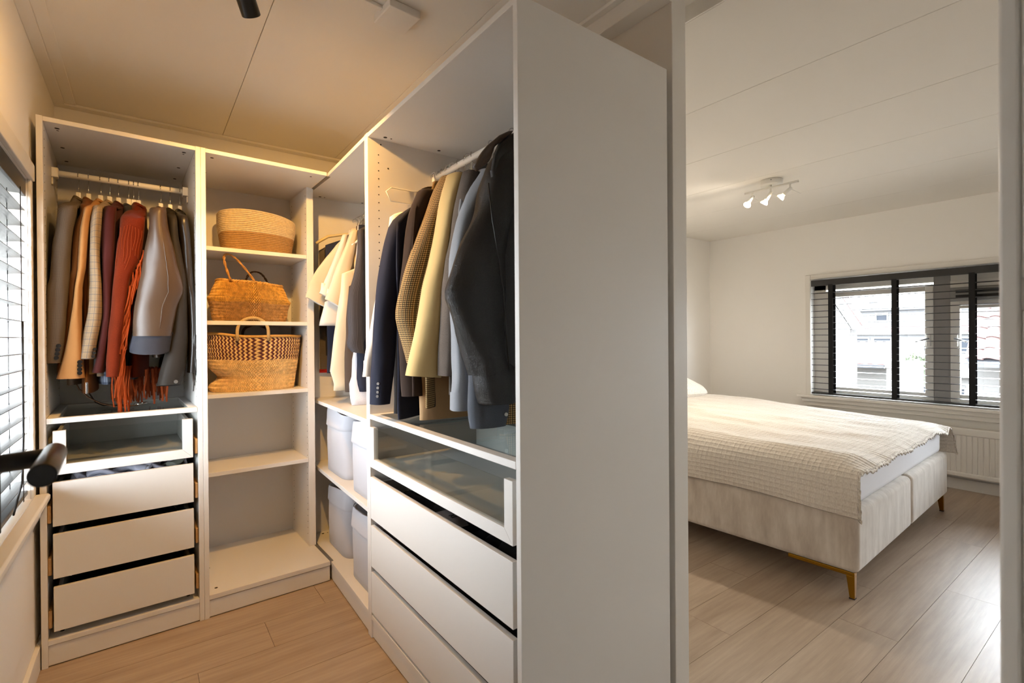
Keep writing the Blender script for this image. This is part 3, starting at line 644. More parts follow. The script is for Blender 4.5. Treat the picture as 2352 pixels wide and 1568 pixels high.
G = dict(
 tweed=check('grey_tweed', (112, 100, 88), (98, 88, 78), (82, 74, 66), 300, .5), suede=cloth('brown_suede', (104, 62, 28), .95, 400, .25, sheen=.05, spec=.1),
 camel=cloth('camel_wool', (166, 120, 72), .9, 800, .10), plaid=check('beige_plaid', (152, 132, 106), (128, 110, 88), (92, 92, 98), 40, .09, lines=True),
 burg=cloth('burgundy_wool', (62, 20, 18), .9, 900, .2), puffer=cloth('navy_nylon', (44, 44, 52), .5, 300, .1, spec=.4),
 rust=cloth('rust_suede', (92, 30, 9), .95, 300, .28, sheen=.05, spec=.1), taupe=cloth('taupe_leather', (72, 56, 42), .40, 500, .08, bump=.15, spec=.45, sheen=0),
 bden=cloth('black_denim', (38, 33, 28), .7, 500, .3, sheen=0), bleath=cloth('black_smooth_leather', (34, 29, 25), .34, 300, .2, sheen=0, spec=.6),
 navy=cloth('navy_wool', (32, 35, 50), .85, 900, .12, sheen=.0), brown=cloth('dark_brown_wool', (50, 38, 32), .88, 900, .14),
 gun=check('gun_check', (204, 172, 118), (124, 80, 40), (32, 25, 23), 138, .48), cream=cloth('butter_wool', (204, 178, 124), .85, 700, .06),
 greyw=cloth('grey_melange_wool', (92, 84, 78), .92, 420, .38), denim=cloth('light_denim', (140, 144, 150), .85, 520, .18, sheen=0),
 dden=cloth('blue_denim', (84, 88, 96), .85, 520, .25, sheen=0), leath=cloth('black_grain_leather', (17, 15, 14), .37, 200, .15, bump=.5, spec=.5, sheen=0, grain=400),
 white=cloth('white_cotton', (206, 200, 192), .85, 600, .05), ivory=cloth('ivory_cotton', (204, 190, 164), .85, 600, .05), black=cloth('black_wool', (38, 36, 36), .88, 700, .2),
 tan=cloth('tan_cotton', (170, 136, 98), .85, 600, .12), bluep=check('blue_plaid', (128, 136, 150), (84, 92, 110), (58, 66, 84), 30, .3), pin=stripes('pinstripe_black', (36, 33, 35), (82, 78, 84), 190),
 marl=cloth('grey_marl', (206, 204, 210), .9, 300, .12), red=cloth('red_cotton', (150, 24, 22), .85, 500, .2), knit=cloth('ribbed_white', (216, 216, 222), .9, 300, .1),
)
LIN_W = mat('cuff_lining_white', (222, 216, 206), .8); LIN_K = mat('cuff_lining_dark', (26, 25, 27), .8)
ZR = 1.885
GROUP = {'L': 'jackets and coats on the left rail', 'R': 'coats and jackets on the right rail', 'C': 'shirts and trousers in the corner unit'}
def frame(run, s0):
    if run == 'L': p = P((s0, .30, ZR)); return p, TH
    return Vector((.29, s0, ZR)), RZ
def rows_local(run, rows, s0, hx=.032, hy=.048):
    out = []
    for r in sorted(rows, reverse=True):
        if run == 'L': out.append((r[0]-ZR, r[1]-s0, r[2], r[3]-.30, hy))
        else: out.append((r[0]-ZR, s0-r[3], hx, (r[1]+r[2])/2-.29, max(.004, (r[2]-r[1])/2)))
    return out
def sat(rows, z, d=.018):
    q = [at(rows, z+k_*d) for k_ in (-1, 0, 1)]; return tuple(sum(c)/3 for c in zip(*q))
def superring(xc, hx, yc, hy, z, n, amp, seed, p=2.3, sx=(0, 0), f=22, slope=0):
    out = []
    for j in range(n):
        q = 2*math.pi*j/n; c, s = math.cos(q), math.sin(q)
        x = hx*math.copysign(abs(c)**(2/p), c); y = hy*math.copysign(abs(s)**(2/p), s)
        w_ = amp*nz(c*1.6+seed, s*1.6+yc*8, z*6+seed)+amp*.8*(abs(nz(c*3.2+seed*3, s*3.2, z*2.4))-.25)+amp*.5*nz(c*3+seed*2, s*3, z*f*.5)
        k_ = math.hypot(x, y) or 1
        xx, yy = xc+x+x/k_*w_, yc+y+y/k_*w_
        if yy < 0: xx += sx[0]*(-yy/.2)
        out.append((xx, yy, z+slope*y))
    return out
def per(r): return sum((Vector(a)-Vector(b)).length for a, b in zip(r, r[1:]+r[:1]))
def uvs_of(rings):
    out = []; v = 0; c0 = max(per(r) for r in rings)
    for i, r in enumerate(rings):
        if i: v += (Vector(r[0])-Vector(rings[i-1][0])).length*.5+abs(r[0][2]-rings[i-1][0][2])*.5
        out.append([(j/len(r)*c0, v) for j in range(len(r))])
    return out
def sleeve(parent, rows, m_, lining, amp, seed, back=.06, mirror=False, n=18, slope=0, name='sleeve', open_=True, zt=None, nt=.022, tiltx=0):
    top, bot = rows[0][0], rows[-1][0]
    rows2 = [(z, x, hx, (-y if mirror else y), hy) for z, x, hx, y, hy in rows]; sg = -1 if mirror else 1
    rings = []
    z, x, hx, y, hy = rows2[0]
    if zt is not None:   # the shoulder: from the neck out to the head of the sleeve
        for q in (1, .93, .8, .6, .4, .2, .08):
            k_ = q**.7
            rings.append(superring(lerp(x, 0, q), lerp(hx, nt, q)*(.55 if q == 1 else 1), lerp(y, sg*.035, q), lerp(hy, .050, q), lerp(z, zt-.010, k_), n, amp*.3, seed))
    else:
        for dz, dy, k_ in ((.052, back*1.55, .35), (.040, back*1.1, .62), (.020, back*.5, .86)):
            rings.append(superring(x, hx*k_, y+sg*dy, hy*k_+.012, z+dz, n, amp*.3, seed))
    m_n = 26
    for i in range(m_n+1):
        z = lerp(top, bot, i/m_n); r = sat(rows2, z) if 0 < i < m_n else at(rows2, z)
        rg = superring(r[1], r[2], r[3], r[4], z, n, amp, seed, slope=slope*sg*(i/m_n)**2)
        if tiltx and zt is not None:
            fd = max(0, 1-(top-z)/.16)**1.5*tiltx*(1 if r[1] < 0 else -1); rg = [(p[0], p[1], p[2]+(p[0]-r[1])*fd-.012*fd*abs(p[0]-r[1])/max(.01, r[2])) for p in rg]
        rings.append(rg)
    b = MB(); b.loft(rings, 0, True, False, True, uvs_of(rings))
    if open_:
        r = rows2[-1]; inner = [rings[-1]]
        for k_, dz in ((.86, .0015), (.80, .02), (.70, .06)): inner.append(superring(r[1], r[2]*k_, r[3], r[4]*k_, r[0]+dz, n, amp*.5, seed, slope=slope*sg))
        b.loft(inner, 1, False, True)
    else: b.loft([rings[-1], rings[-1]], 0, False, True)
    return b.build(name, [m_, lining], parent)
def body(parent, ztop, zs, zh, yf, yb, t, shear, m_, amp, seed, neck=.055, n=26, name='body', flare=1.0, front=None):
    yc, hw = (yf+yb)/2, (yb-yf)/2; rings = []
    zz = [ztop, ztop-.006]+[lerp(ztop-.012, zs, i/5) for i in range(1, 6)]+[lerp(zs, zh, i/18) for i in range(1, 19)]
    for i, z in enumerate(zz):
        if z > zs: q = max(0, (ztop-z)/(ztop-zs)); w_ = lerp(neck, hw, q**.85); yy = lerp(0, yc, q)
        else: w_ = hw*lerp(1, flare, (zs-z)/(zs-zh)); yy = yc
        if front:
            f_ = front(z); e_ = yy+w_; f_ = min(max(f_, yy-w_), e_-.04); yy, w_ = (f_+e_)/2, (e_-f_)/2
        tt = t*(.8 if z > zs else 1)*(.55 if i == 0 else 1)
        rings.append(superring(0, tt, yy, w_*(.8 if i == 0 else 1), z, n, amp, seed, 2.1, (shear, 0)))
    b = MB(); b.loft(rings, 0, True, False, True, uvs_of(rings))
    r = rings[-1]; c = Vector((0, 0, 0)); 
    for p in r: c += Vector(p)/len(r)
    b.loft([r, [c+(Vector(p)-c)*.9+Vector((0, 0, .003)) for p in r], [c+(Vector(p)-c)*.8+Vector((0, 0, .06)) for p in r]], 1, False, True)
    return b.build(name, [m_, LIN_K], parent)
def collar(parent, z, m_, r=.058, t=.030, h=.012, lap=True):
    n = 20; rings = []
    for k_, (rr, dz) in enumerate(((.80, -.012), (.82, h), (1.0, h+.004), (1.22, h*.2), (1.20, -.012), (1.08, -.016))):
        rings.append([(t*rr*math.cos(q), r*rr*math.sin(q), z+dz-(.016*math.cos(q) if 0 else 0)+.006*math.sin(2*q)) for q in (2*math.pi*j/n for j in range(n))])
    return MB().loft(rings, 0, False, False, True, uvs_of(rings)).build('collar', m_, parent)
def buttons(parent, pts, nrm, m_, r=.0062):
    for p in pts:
        MB().disc(p, r, nrm, 12, t=.003).build('button', m_, parent)
def hanger(run, s0, what, kind='white', tilt=0, bar=True):
    p, rz = frame(run, s0); rz += tilt
    t = thing('clothes_hanger', 'hanger holding the '+' '.join(what.split()[:13]), 'hanger', p, rz, {'L': 'hangers on the left rail', 'R': 'hangers on the right rail', 'C': 'hangers in the corner unit'}[run])
    pts = [(0, .0162*math.cos(a), .0162*math.sin(a)-.0005) for a in [R(200-i*20) for i in range(13)]]
    pts = [Vector(q) for q in pts]; pts += [Vector((0, .010, -.026)), Vector((0, .002, -.040)), Vector((0, 0, -.050)), Vector((0, 0, -.070))]
    MB().tube(pts, .0018, 7).build('hook', M['chrome'], t)
    mm = M['whitemetal'] if kind == 'white' else (M['pin'] if kind == 'wood' else M['chrome'])
    MB().box((-.0085, -.011, -.096), (.0085, .011, -.068)).build('hanger_head', mm, t, .003)
    if not bar: MB().tube([(0, -.06, -.108), (0, .06, -.108)], .004, 8).build('shoulder_bar', mm, t); return t
    MB().tube([(0, -.14, -.205), (0, -.09, -.165), (0, -.03, -.122), (0, 0, -.096), (0, .03, -.122), (0, .09, -.165), (0, .14, -.205)], .0055, 8).build('shoulder_bar', mm, t)
    return t
BTN_D = mat('dark_button', (24, 22, 22), .25); BTN_S = mat('steel_button', (170, 168, 165), .3, .9)
def garment(run, name, label, cat, s0, m_, rows=None, ztop=-.10, zh=.95, yf=-.19, yb=.19, t=.026, amp=.006, hx=.032, lining=None, back=.06, neck=.055, col=True, seed=None, slope=0, flare=1.0, short=False, hk='white', mirror=True, coll=None, hy=.046, zs=None, bar=True):
    p, rz = frame(run, s0); seed = seed if seed is not None else abs(s0)*37
    g = thing(name, label, cat, p, rz, GROUP[run])
    sh = 0; zs_ = -.19 if zs is None else zs
    if rows:
        rl = rows_local(run, rows, s0, hx, hy); sh = rl[0][1]; zs_ = min(rl[0][0]+.01, -.14) if zs is None else zs
    if hk: hanger(run, s0, label, hk, math.atan(sh/.2), bar)
    fr = None
    if rows and run != 'L':
        r0 = rl[0]; f0 = r0[3]-r0[4]+.004
        fr = lambda z: max(yf, at(rl, z)[3]-at(rl, z)[4]+.006) if z <= r0[0] else lerp(f0, -.045, min(1, max(0, (z-r0[0])/max(.01, ztop-r0[0])))**1.45)
    body(g, ztop, zs_, zh-ZR, yf, yb, t, sh, m_, amp, seed, neck, flare=flare, front=fr)
    if rows:
        sleeve(g, rl, m_, lining or LIN_K, amp*.8, seed+3, back, slope=slope, zt=ztop if not short else None, nt=t*.85, tiltx=1.0 if run == 'L' else 0)
        if mirror:
            rb = [(z, x*.25, max(.02, hx_*.8), y, hy_) for z, x, hx_, y, hy_ in rl]; sleeve(g, rb, m_, lining or LIN_K, amp*.8, seed+5, back, True, zt=ztop, nt=t*.85)
    if col: collar(g, ztop-.012, coll or m_, neck*.95, max(.020, t*.75))
    return g, (rl if rows else None)
def sleeve_pt(rl, z, off=.0, fx=0):  # a point on the room side of the sleeve
    r = at(rl, z); return Vector((r[1]+fx*r[2], r[3]-r[4]-off, z))

# --- left rail, from the window to the corner
L = L_SLEEVES
g, rl = garment('L', 'tweed_blazer', 'grey tweed wool blazer with dark cuff buttons, first beside the window', 'jacket', -.938, G['tweed'], L['grey'], zh=1.02, seed=1)
buttons(g, [sleeve_pt(rl, z-ZR, -.002, .55) for z in (1.175, 1.160, 1.145, 1.130)], (.35, -1, 0), BTN_D, .0075)
g, rl = garment('L', 'suede_jacket', 'brown suede jacket half hidden between the grey tweed and camel blazers', 'jacket', -.906, G['suede'], L['suede'], zh=.985, seed=2)
b = MB().box((-.008, -.206, .985-ZR), (-.001, -.198, 1.030-ZR)).build('zip_puller', M['chrome'], g, .001)
g, rl = garment('L', 'camel_blazer', 'camel wool blazer with a flared cuff and four dark buttons', 'jacket', -.866, G['camel'], L['camel'], zh=1.06, seed=3, lining=LIN_K)
buttons(g, [sleeve_pt(rl, z-ZR, -.003, .62) for z in (1.112, 1.098, 1.084, 1.070)], (.45, -1, 0), BTN_D, .0078)
g, rl = garment('L', 'plaid_blazer', 'beige plaid blazer with thin blue grey lines next to the burgundy sleeve', 'jacket', -.836, G['plaid'], L['plaid'], zh=1.05, seed=4)
buttons(g, [sleeve_pt(rl, z-ZR, -.002, .75) for z in (1.160, 1.146, 1.132)], (.6, -1, 0), BTN_D, .006)
g, rl = garment('L', 'burgundy_coat', 'dark burgundy wool coat left of the fringed suede jacket', 'coat', -.806, G['burg'], L['burgundy'], zh=1.04, seed=5)
g, rl = garment('L', 'puffer_vest', 'dark navy padded vest behind the fringed suede jacket', 'vest', -.771, G['puffer'], None, ztop=-.105, zh=1.03, yf=-.165, t=.030, amp=.010, seed=6)
g, rl = garment('L', 'plaid_shirt', 'blue plaid shirt whose hem shows under the camel and burgundy sleeves', 'shirt', -.850, G['bluep'], None, ztop=-.13, zh=1.015, yf=-.185, t=.030, seed=7, hk=None, col=False)
hanger('L', -.754, 'dark clothes behind the fringed suede jacket')
# rust suede with its fringes
g, rl = garment('L', 'fringed_suede_jacket', 'rust suede jacket with long fringes down the sleeve and hem', 'jacket', -.736, G['rust'], L['rust'], zh=1.04, ztop=-.095, seed=8, t=.032, yf=-.20)
def fringe(parent, spots, m_, wd, name='fringe'):
    b = MB()
    for (p, ln, dx, tw) in spots:
        p = Vector(p); pts = []; ph = random.uniform(0, 6)
        for i in range(6):
            q = i/5; pts.append(p+Vector((dx*q+.004*math.sin(ph+4*q), .003*math.cos(ph+5*q), -ln*q)))
        vs = []
        for i, c in enumerate(pts):
            a = tw+.5*math.sin(ph+i); d = Vector((math.cos(a), math.sin(a)*.5, 0))*wd*(1-.25*i/5); vs += [c-d, c+d, c+d+Vector((0, .0014, 0)), c-d+Vector((0, .0014, 0))]
        fs = [(0, 1, 2, 3), (23, 22, 21, 20)]
        for i in range(5):
            for j in range(4): fs.append((i*4+j, i*4+(j+1) % 4, i*4+4+(j+1) % 4, i*4+4+j))
        b.add(vs, [f[::-1] for f in fs])
    return stuff(b.build(name, m_, parent))
RF = cloth('rust_fringe', (130, 52, 18), .95, 300, .25, sheen=.05, spec=.1)
sp = []
for i in range(72):
    z = lerp(1.56, 1.12, i/71); r = at(rl, z-ZR)
    sp.append(((r[1]+r[2]*1.0+random.uniform(-.004, .008), r[3]-.030+random.uniform(-.01, .01), z-ZR), random.uniform(.09, .17), random.uniform(-.022, -.004), random.uniform(-.7, .7)))
fringe(g, sp, RF, .0025)
sp = [((random.uniform(-.098, -.035) if i % 3 else random.uniform(-.075, -.05), -.215+random.uniform(-.012, .02), 1.09-ZR), random.uniform(.10, .19) if i % 3 else .20, random.uniform(-.004, .01), random.uniform(-.6, .6)) for i in range(30)]
fringe(g, sp, RF, .0030)
sp = [((random.uniform(-.10, .09), lerp(-.18, .12, random.random()), 1.07-ZR), random.uniform(.10, .15), 0, random.uniform(-.5, .5)) for i in range(70)]
fringe(g, sp, cloth('rust_fringe_dark', (112, 48, 20), .95, 300, .3, spec=.1), .0045)
th_ = MB()
for i in range(8):
    q = i/7; r = at(rl, 1.66-ZR); x = lerp(-.036, .030, q)+r[1]-0; l_ = random.uniform(.06, .22)
    pts = []
    for k_ in range(7):
        z = 1.655-.03*abs(q-.4)-l_*k_/6-ZR; rr = at(rl, z); xo = min(.9, max(-.9, (x-r[1])/r[2])); pts.append((rr[1]+xo*rr[2]+.002*math.sin(k_+i), rr[3]-rr[4]*math.sqrt(max(0, 1-abs(xo)**2.3))-.002, z))
    th_.tube(pts, .0009, 5)
stuff(th_.build('yoke_fringe', RF, g))
# taupe leather, turned-back dark cuff
lt = [r for r in L['taupe'] if r[0] > 1.20]
g, rl = garment('L', 'leather_jacket', 'taupe brown leather jacket with a puffed sleeve and navy cuff', 'jacket', -.655, G['taupe'], lt, zh=1.12, ztop=-.100, seed=9, amp=.010, hy=.062, t=.030, yf=-.20)
cr = rows_local('L', [(1.222, -.699, .068, .05), (1.205, -.703, .064, .05), (1.165, -.712, .070, .05), (1.150, -.714, .066, .05)], -.655, hy=.060)
sleeve(g, cr, mat('navy_cuff_lining', (36, 38, 48), .8, bump=(500, .2)), LIN_K, .006, 4, .0, name='cuff', slope=.25)
MB().tube([(at(rl, z-ZR)[1]+.25*at(rl, z-ZR)[2], at(rl, z-ZR)[3]-at(rl, z-ZR)[4]*.985, z-ZR) for z in [1.66-i*.03 for i in range(15)]], .0016, 5).build('seam', G['taupe'], g)
g, rl = garment('L', 'denim_jacket', 'black denim jacket with a metal cuff button near the wardrobe post', 'jacket', -.620, G['bden'], L['denimblack'], zh=1.10, seed=10, hy=.05, slope=-.12)
buttons(g, [sleeve_pt(rl, 1.020-ZR, .0, .35)], (.3, -1, 0), BTN_S, .0075)
g, rl = garment('L', 'leather_fringe_jacket', 'smooth black leather jacket with a black fringe, last against the post', 'jacket', -.583, G['bleath'], L['blackfringe'], zh=1.12, seed=11, hy=.05)
sp = [((.030+random.uniform(-.006, .012), -.245+random.uniform(-.03, .02), lerp(1.24, 1.10, random.random())-ZR), random.uniform(.10, .17), random.uniform(0, .018), random.uniform(-.7, .7)) for i in range(34)]
fringe(g, sp, G['bleath'], .0022)

# --- right rail, from the corner towards the bedroom
Q = R_SLEEVES
g, rl = garment('R', 'white_shirt', 'white shirt on a white hanger behind the navy blazer', 'shirt', -.570, G['white'], Q['white_shirt'], zs=-.30, zh=1.10, yf=-.20, seed=21, lining=LIN_W, ztop=-.13, hx=.02, t=.02, mirror=False)
wh = thing('wire_hanger', 'white wire hanger poking out beside the navy blazer', 'hanger', (.29, -.553, ZR), RZ)
MB().tube([(0, .016*math.cos(a), .016*math.sin(a)) for a in [R(200-i*20) for i in range(12)]]+[(0, 0, -.03), (0, 0, -.06), (0, -.10, -.075), (.02, -.20, -.082), (.02, -.222, -.10), (.015, -.20, -.135), (0, -.10, -.13), (0, .1, -.13)], .0022, 7).build('wire', M['whitemetal'], wh)
g, rl = garment('R', 'navy_blazer', 'navy wool blazer with four cuff buttons at the far end of the right rail', 'jacket', -.598, G['navy'], Q['navy'], zh=.900, yf=-.275, yb=.16, seed=22, ztop=-.085, hx=.034, t=.030, slope=.0)
buttons(g, [(at(rl, z-ZR)[1]+.026, at(rl, z-ZR)[3]-at(rl, z-ZR)[4]*.62, z-ZR) for z in (1.032, 1.017, 1.002, .987)], (.8, -1, 0), mat('horn_button', (88, 80, 74), .35), .0052)
g, rl = garment('R', 'brown_coat', 'dark brown wool coat between the navy blazer and the checked coat', 'coat', -.629, G['brown'], Q['brown'], zh=.990, yf=-.255, yb=.18, seed=23, ztop=-.075, hx=.030, t=.032)
g, rl = garment('R', 'checked_coat', 'tan and black checked coat with its elbow bent forward', 'coat', -.661, G['gun'], Q['check'], zh=.945, yf=-.215, yb=.19, seed=24, ztop=-.070, hx=.040, t=.036, amp=.005)
for s0, zh, yf, nm, lb, mm in ((-.695, .908, -.25, 'black_coat', 'black wool coat with its hem below the dark brown coat', 'black'), (-.722, .925, -.24, 'charcoal_trousers', 'charcoal folded trousers beside the black coat hem', 'black')):
    garment('R', nm, lb, 'coat' if 'coat' in nm else 'trousers', s0, G[mm], [(1.60, .07, .14, s0-.11), (1.3, .06, .14, s0-.13), (zh, .045, .12, s0-.14)] if 0 else None, zs=-.62, bar=False, zh=zh, yf=yf, yb=.1, seed=s0*9, t=.030, ztop=-.11, col=False)
g, rl = garment('R', 'butter_coat', 'pale butter yellow wool coat with a wide open white-lined cuff', 'coat', -.765, G['cream'], Q['cream'], zh=1.06, yf=-.165, yb=.19, seed=25, ztop=-.072, hx=.044, t=.044, lining=LIN_W, amp=.004, slope=-.10)
g, rl = garment('R', 'grey_coat', 'grey melange wool coat between the yellow coat and the denim jacket', 'coat', -.815, G['greyw'], Q['grey_coat'], zh=1.0, yf=-.175, yb=.19, seed=26, ztop=-.070, hx=.034, t=.036)
g, rl = garment('R', 'tan_skirt', 'tan cotton skirt hem hanging low under the grey coat', 'skirt', -.842, G['tan'], None, zs=-.6, bar=False, zh=.898, yf=-.215, yb=.12, seed=27, t=.028, ztop=-.12, col=False)
g, rl = garment('R', 'denim_jacket', 'light blue denim jacket with a buttoned cuff beside the black leather coat', 'jacket', -.866, G['denim'], Q['denim'], zh=.985, yf=-.17, yb=.19, seed=28, ztop=-.070, hx=.030, t=.030, lining=LIN_W)
for z in (1.020,): MB().loft([superring(at(rl, zz-ZR)[1], .0325, at(rl, zz-ZR)[3], at(rl, zz-ZR)[4]+.003, zz-ZR, 18, .001, 3) for zz in (z, .990, .963)], 0, False, False).build('cuff', G['denim'], g)
g, rl = garment('R', 'denim_shirt', 'darker blue denim shirt with a pale button, its cuff under the leather coat', 'shirt', -1.00, G['dden'], [(1.70, .17, .25, -1.05)]+[r for r in Q['denim_dark']], zh=1.02, yf=-.15, yb=.19, seed=29, ztop=-.075, hx=.030, t=.028, mirror=False, slope=-.02)
buttons(g, [(at(rl, .950-ZR)[1]+.029, at(rl, .95-ZR)[3]+.045, .948-ZR)], (1, -.3, 0), mat('pearl_button', (205, 205, 200), .3), .006)
g, rl = garment('R', 'checked_trousers', 'tan checked trousers hanging beside the right wardrobe post', 'trousers', -1.13, G['gun'], None, zs=-.6, bar=False, zh=.905, yf=-.06, yb=.17, seed=30, t=.028, ztop=-.12, col=False)
# black leather coat, nearest
lr = [r for r in Q['leather'] if r[0] > 1.079]
g, rl = garment('R', 'leather_coat', 'large black grained leather coat with a wide collar, nearest on the right rail', 'coat', -1.200, G['leath'], lr, zh=1.10, yf=-.15, yb=.19, seed=31, ztop=-.045, hx=.050, t=.060, amp=.013, neck=.07, col=False, mirror=False, zs=-.17)
cf = rows_local('R', [r for r in Q['leather'] if r[0] < 1.079], -1.200, hx=.054)
sleeve(g, [(cf[0][0]+.004,)+cf[0][1:]]+cf, G['leath'], LIN_K, .003, 3, .0, name='cuff')
CO = [(0.102,1.762),(0.083,1.739),(0.067,1.714),(0.051,1.686),(0.065,1.678),(0.100,1.706),(0.109,1.719),(0.128,1.768),(0.153,1.799),(0.195,1.822),(0.201,1.831),(0.184,1.826),(0.148,1.804)]
def flap(parent, name, outline, y, th, m_, bow):
    n = len(outline); c = [sum(p[i] for p in outline)/n for i in (0, 1)]; b = MB()
    def pt(p, off, k_=1): return (-(y+off)-.980+0, p[0]-.29, p[1]-ZR)
    rings = []
    for k_, off in ((.02, bow+th), (.5, bow*.8+th), (.9, bow*.25+th), (1, 0), (.9, bow*.25), (.5, bow*.8), (.02, bow)):
        rings.append([(-(y-off)-1.200, lerp(c[0], p[0], k_)-.29, lerp(c[1], p[1], k_)-ZR) for p in outline])
    return b.loft(rings, 0, True, True, True, uvs_of(rings)).build(name, m_, parent)
o = flap(g, 'collar', CO, -1.250, .010, cloth('brown_leather_collar', (66, 50, 38), .42, 300, .2, spec=.5, sheen=0), -.006)
flap(g, 'yoke', [(0.118,1.690),(0.130,1.745),(0.150,1.785),(0.180,1.812),(0.215,1.832),(0.250,1.850),(0.300,1.855),(0.300,1.640),(0.220,1.590),(0.130,1.600)], -1.245, .012, G['leath'], -.004)
seam = [(0.085,1.640),(0.099,1.534),(0.121,1.422),(0.137,1.32),(0.155,1.093)]
MB().tube([(-(-1.283)-1.200, x-.29, z-ZR) for x, z in seam], .0022, 6).build('seam', G['leath'], g)

# --- corner unit clothes
K = C_SLEEVES
def cg(nm, lb, cat, s0, m_, key, **kw):
    return garment('C', nm, lb, cat, s0, m_, K[key], ztop=kw.pop('ztop', -.10), lining=kw.pop('lining', LIN_W), mirror=False, **kw)
cg('tshirt', 'cream short-sleeved shirt reaching furthest out over the corner post', 'shirt', .335, G['ivory'], 'tee_cream', zh=1.20, hx=.016, t=.018, yf=-.14, seed=41, slope=-.5, hy=.03)
cg('tshirt', 'white short-sleeved shirt in the middle of the three pale shirts', 'shirt', .315, G['white'], 'tee_white', zh=1.16, hx=.018, t=.018, yf=-.13, seed=42, slope=-.4)
cg('tshirt', 'ivory folded-sleeve shirt nearest of the three pale shirts', 'shirt', .285, G['ivory'], 'tee_ivory', zh=1.02, hx=.020, t=.020, yf=-.14, seed=43, slope=-.5)
def folded(nm, lb, cat, s0, m_, key, t, seed, yb=.02, zt=1.79, hk='white', amp=.005):
    p, rz = frame('C', s0); g = thing(nm, lb, cat, p, rz, GROUP['C']); rl = rows_local('C', K[key], s0, t)
    if hk: hanger('C', s0, lb, hk)
    rings = []
    zb = rl[-1][0]; N_ = 26
    for i in range(N_+1):
        z = lerp(zt-ZR, zb, i/N_); r = sat(rl, z) if i < N_ else rl[-1]; yf = r[3]-r[4] if z < rl[0][0] else lerp(-.10, rl[0][3]-rl[0][4], i/N_)
        yb_ = max(yb, yf+.05); rings.append(superring(r[1] if z < rl[0][0] else lerp(0, rl[0][1], min(1, (zt-ZR-z)/max(.01, zt-ZR-rl[0][0]))), t, (yf+yb_)/2, (yb_-yf)/2, z, 22, amp, seed, 2.2))
    b = MB(); b.loft(rings, 0, True, True, True, uvs_of(rings)); b.build('body', m_, g); return g
folded('long_shirt', 'white long shirt hem hanging below the white short sleeve', 'shirt', .25, G['white'], 'white_long', .018, 44, -.15)
folded('cream_trousers', 'cream trousers hanging straight in front of the navy cloth', 'trousers', .20, G['ivory'], 'cream_trouser', .020, 45, -.12)
folded('brown_trousers', 'dark brown trousers next to the cream pair', 'trousers', .13, cloth('dark_brown_cotton', (72, 60, 52), .85, 600, .12), 'brown_trouser', .020, 46, -.10)
folded('navy_trousers', 'navy trousers just behind the unit\'s right post', 'trousers', .09, G['navy'], 'navy_trouser', .018, 47, -.08)
folded('sweatpants', 'light grey marl sweatpants with the lowest hem in the corner unit', 'trousers', .11, G['marl'], 'grey_marl', .020, 48, -.08)
g, rl = cg('pinstripe_shirt', 'black pinstripe shirt with a rolled short sleeve', 'shirt', .02, G['pin'], 'stripe', zh=1.15, hx=.022, t=.024, yf=-.15, seed=49, lining=LIN_K, slope=-.15)
for nm, lb, s0, mm, zh, yf in (('navy_cloth', 'navy trousers behind the cream pair', .245, 'navy', 1.01, -.225), ('black_blouse', 'black blouse hanging behind the cream shirt', .39, 'black', 1.10, -.19), ('red_skirt', 'dark skirt with a red hem at the back of the corner unit', .43, 'greyw', 1.02, -.21)):
    p, rz = frame('C', s0); g = thing(nm, lb, 'skirt' if 'skirt' in nm else ('shirt' if 'blouse' in nm else 'trousers'), p, rz, GROUP['C']); hanger('C', s0, lb, 'wood')
    body(g, -.12, -.19, zh-ZR, yf, .12, .014, 0, G[mm], .005, s0*11)
    if mm == 'greyw': body(g, zh-ZR+.004, zh-ZR+.002, zh-ZR-.018, yf-.003, .12, .016, 0, G['red'], .003, 5, name='red_hem', neck=.18)
th2 = thing('wide_hanger', 'broad beige hanger sticking out behind the cream shirt', 'hanger', (.29, .36, ZR), RZ)
MB().tube([(0, .016*math.cos(a), .016*math.sin(a)) for a in [R(200-i*20) for i in range(12)]]+[(0, 0, -.03), (0, 0, -.07)], .0018, 6).build('hook', M['chrome'], th2)
MB().tube([(.0, -.245, -.165), (-.0, -.18, -.120), (0, -.08, -.095), (0, 0, -.088), (0, .1, -.10), (0, .2, -.16)], [.007, .0085, .007, .006, .007, .007], 10).build('shoulder_bar', mat('beige_plastic', (214, 196, 150), .4), th2)

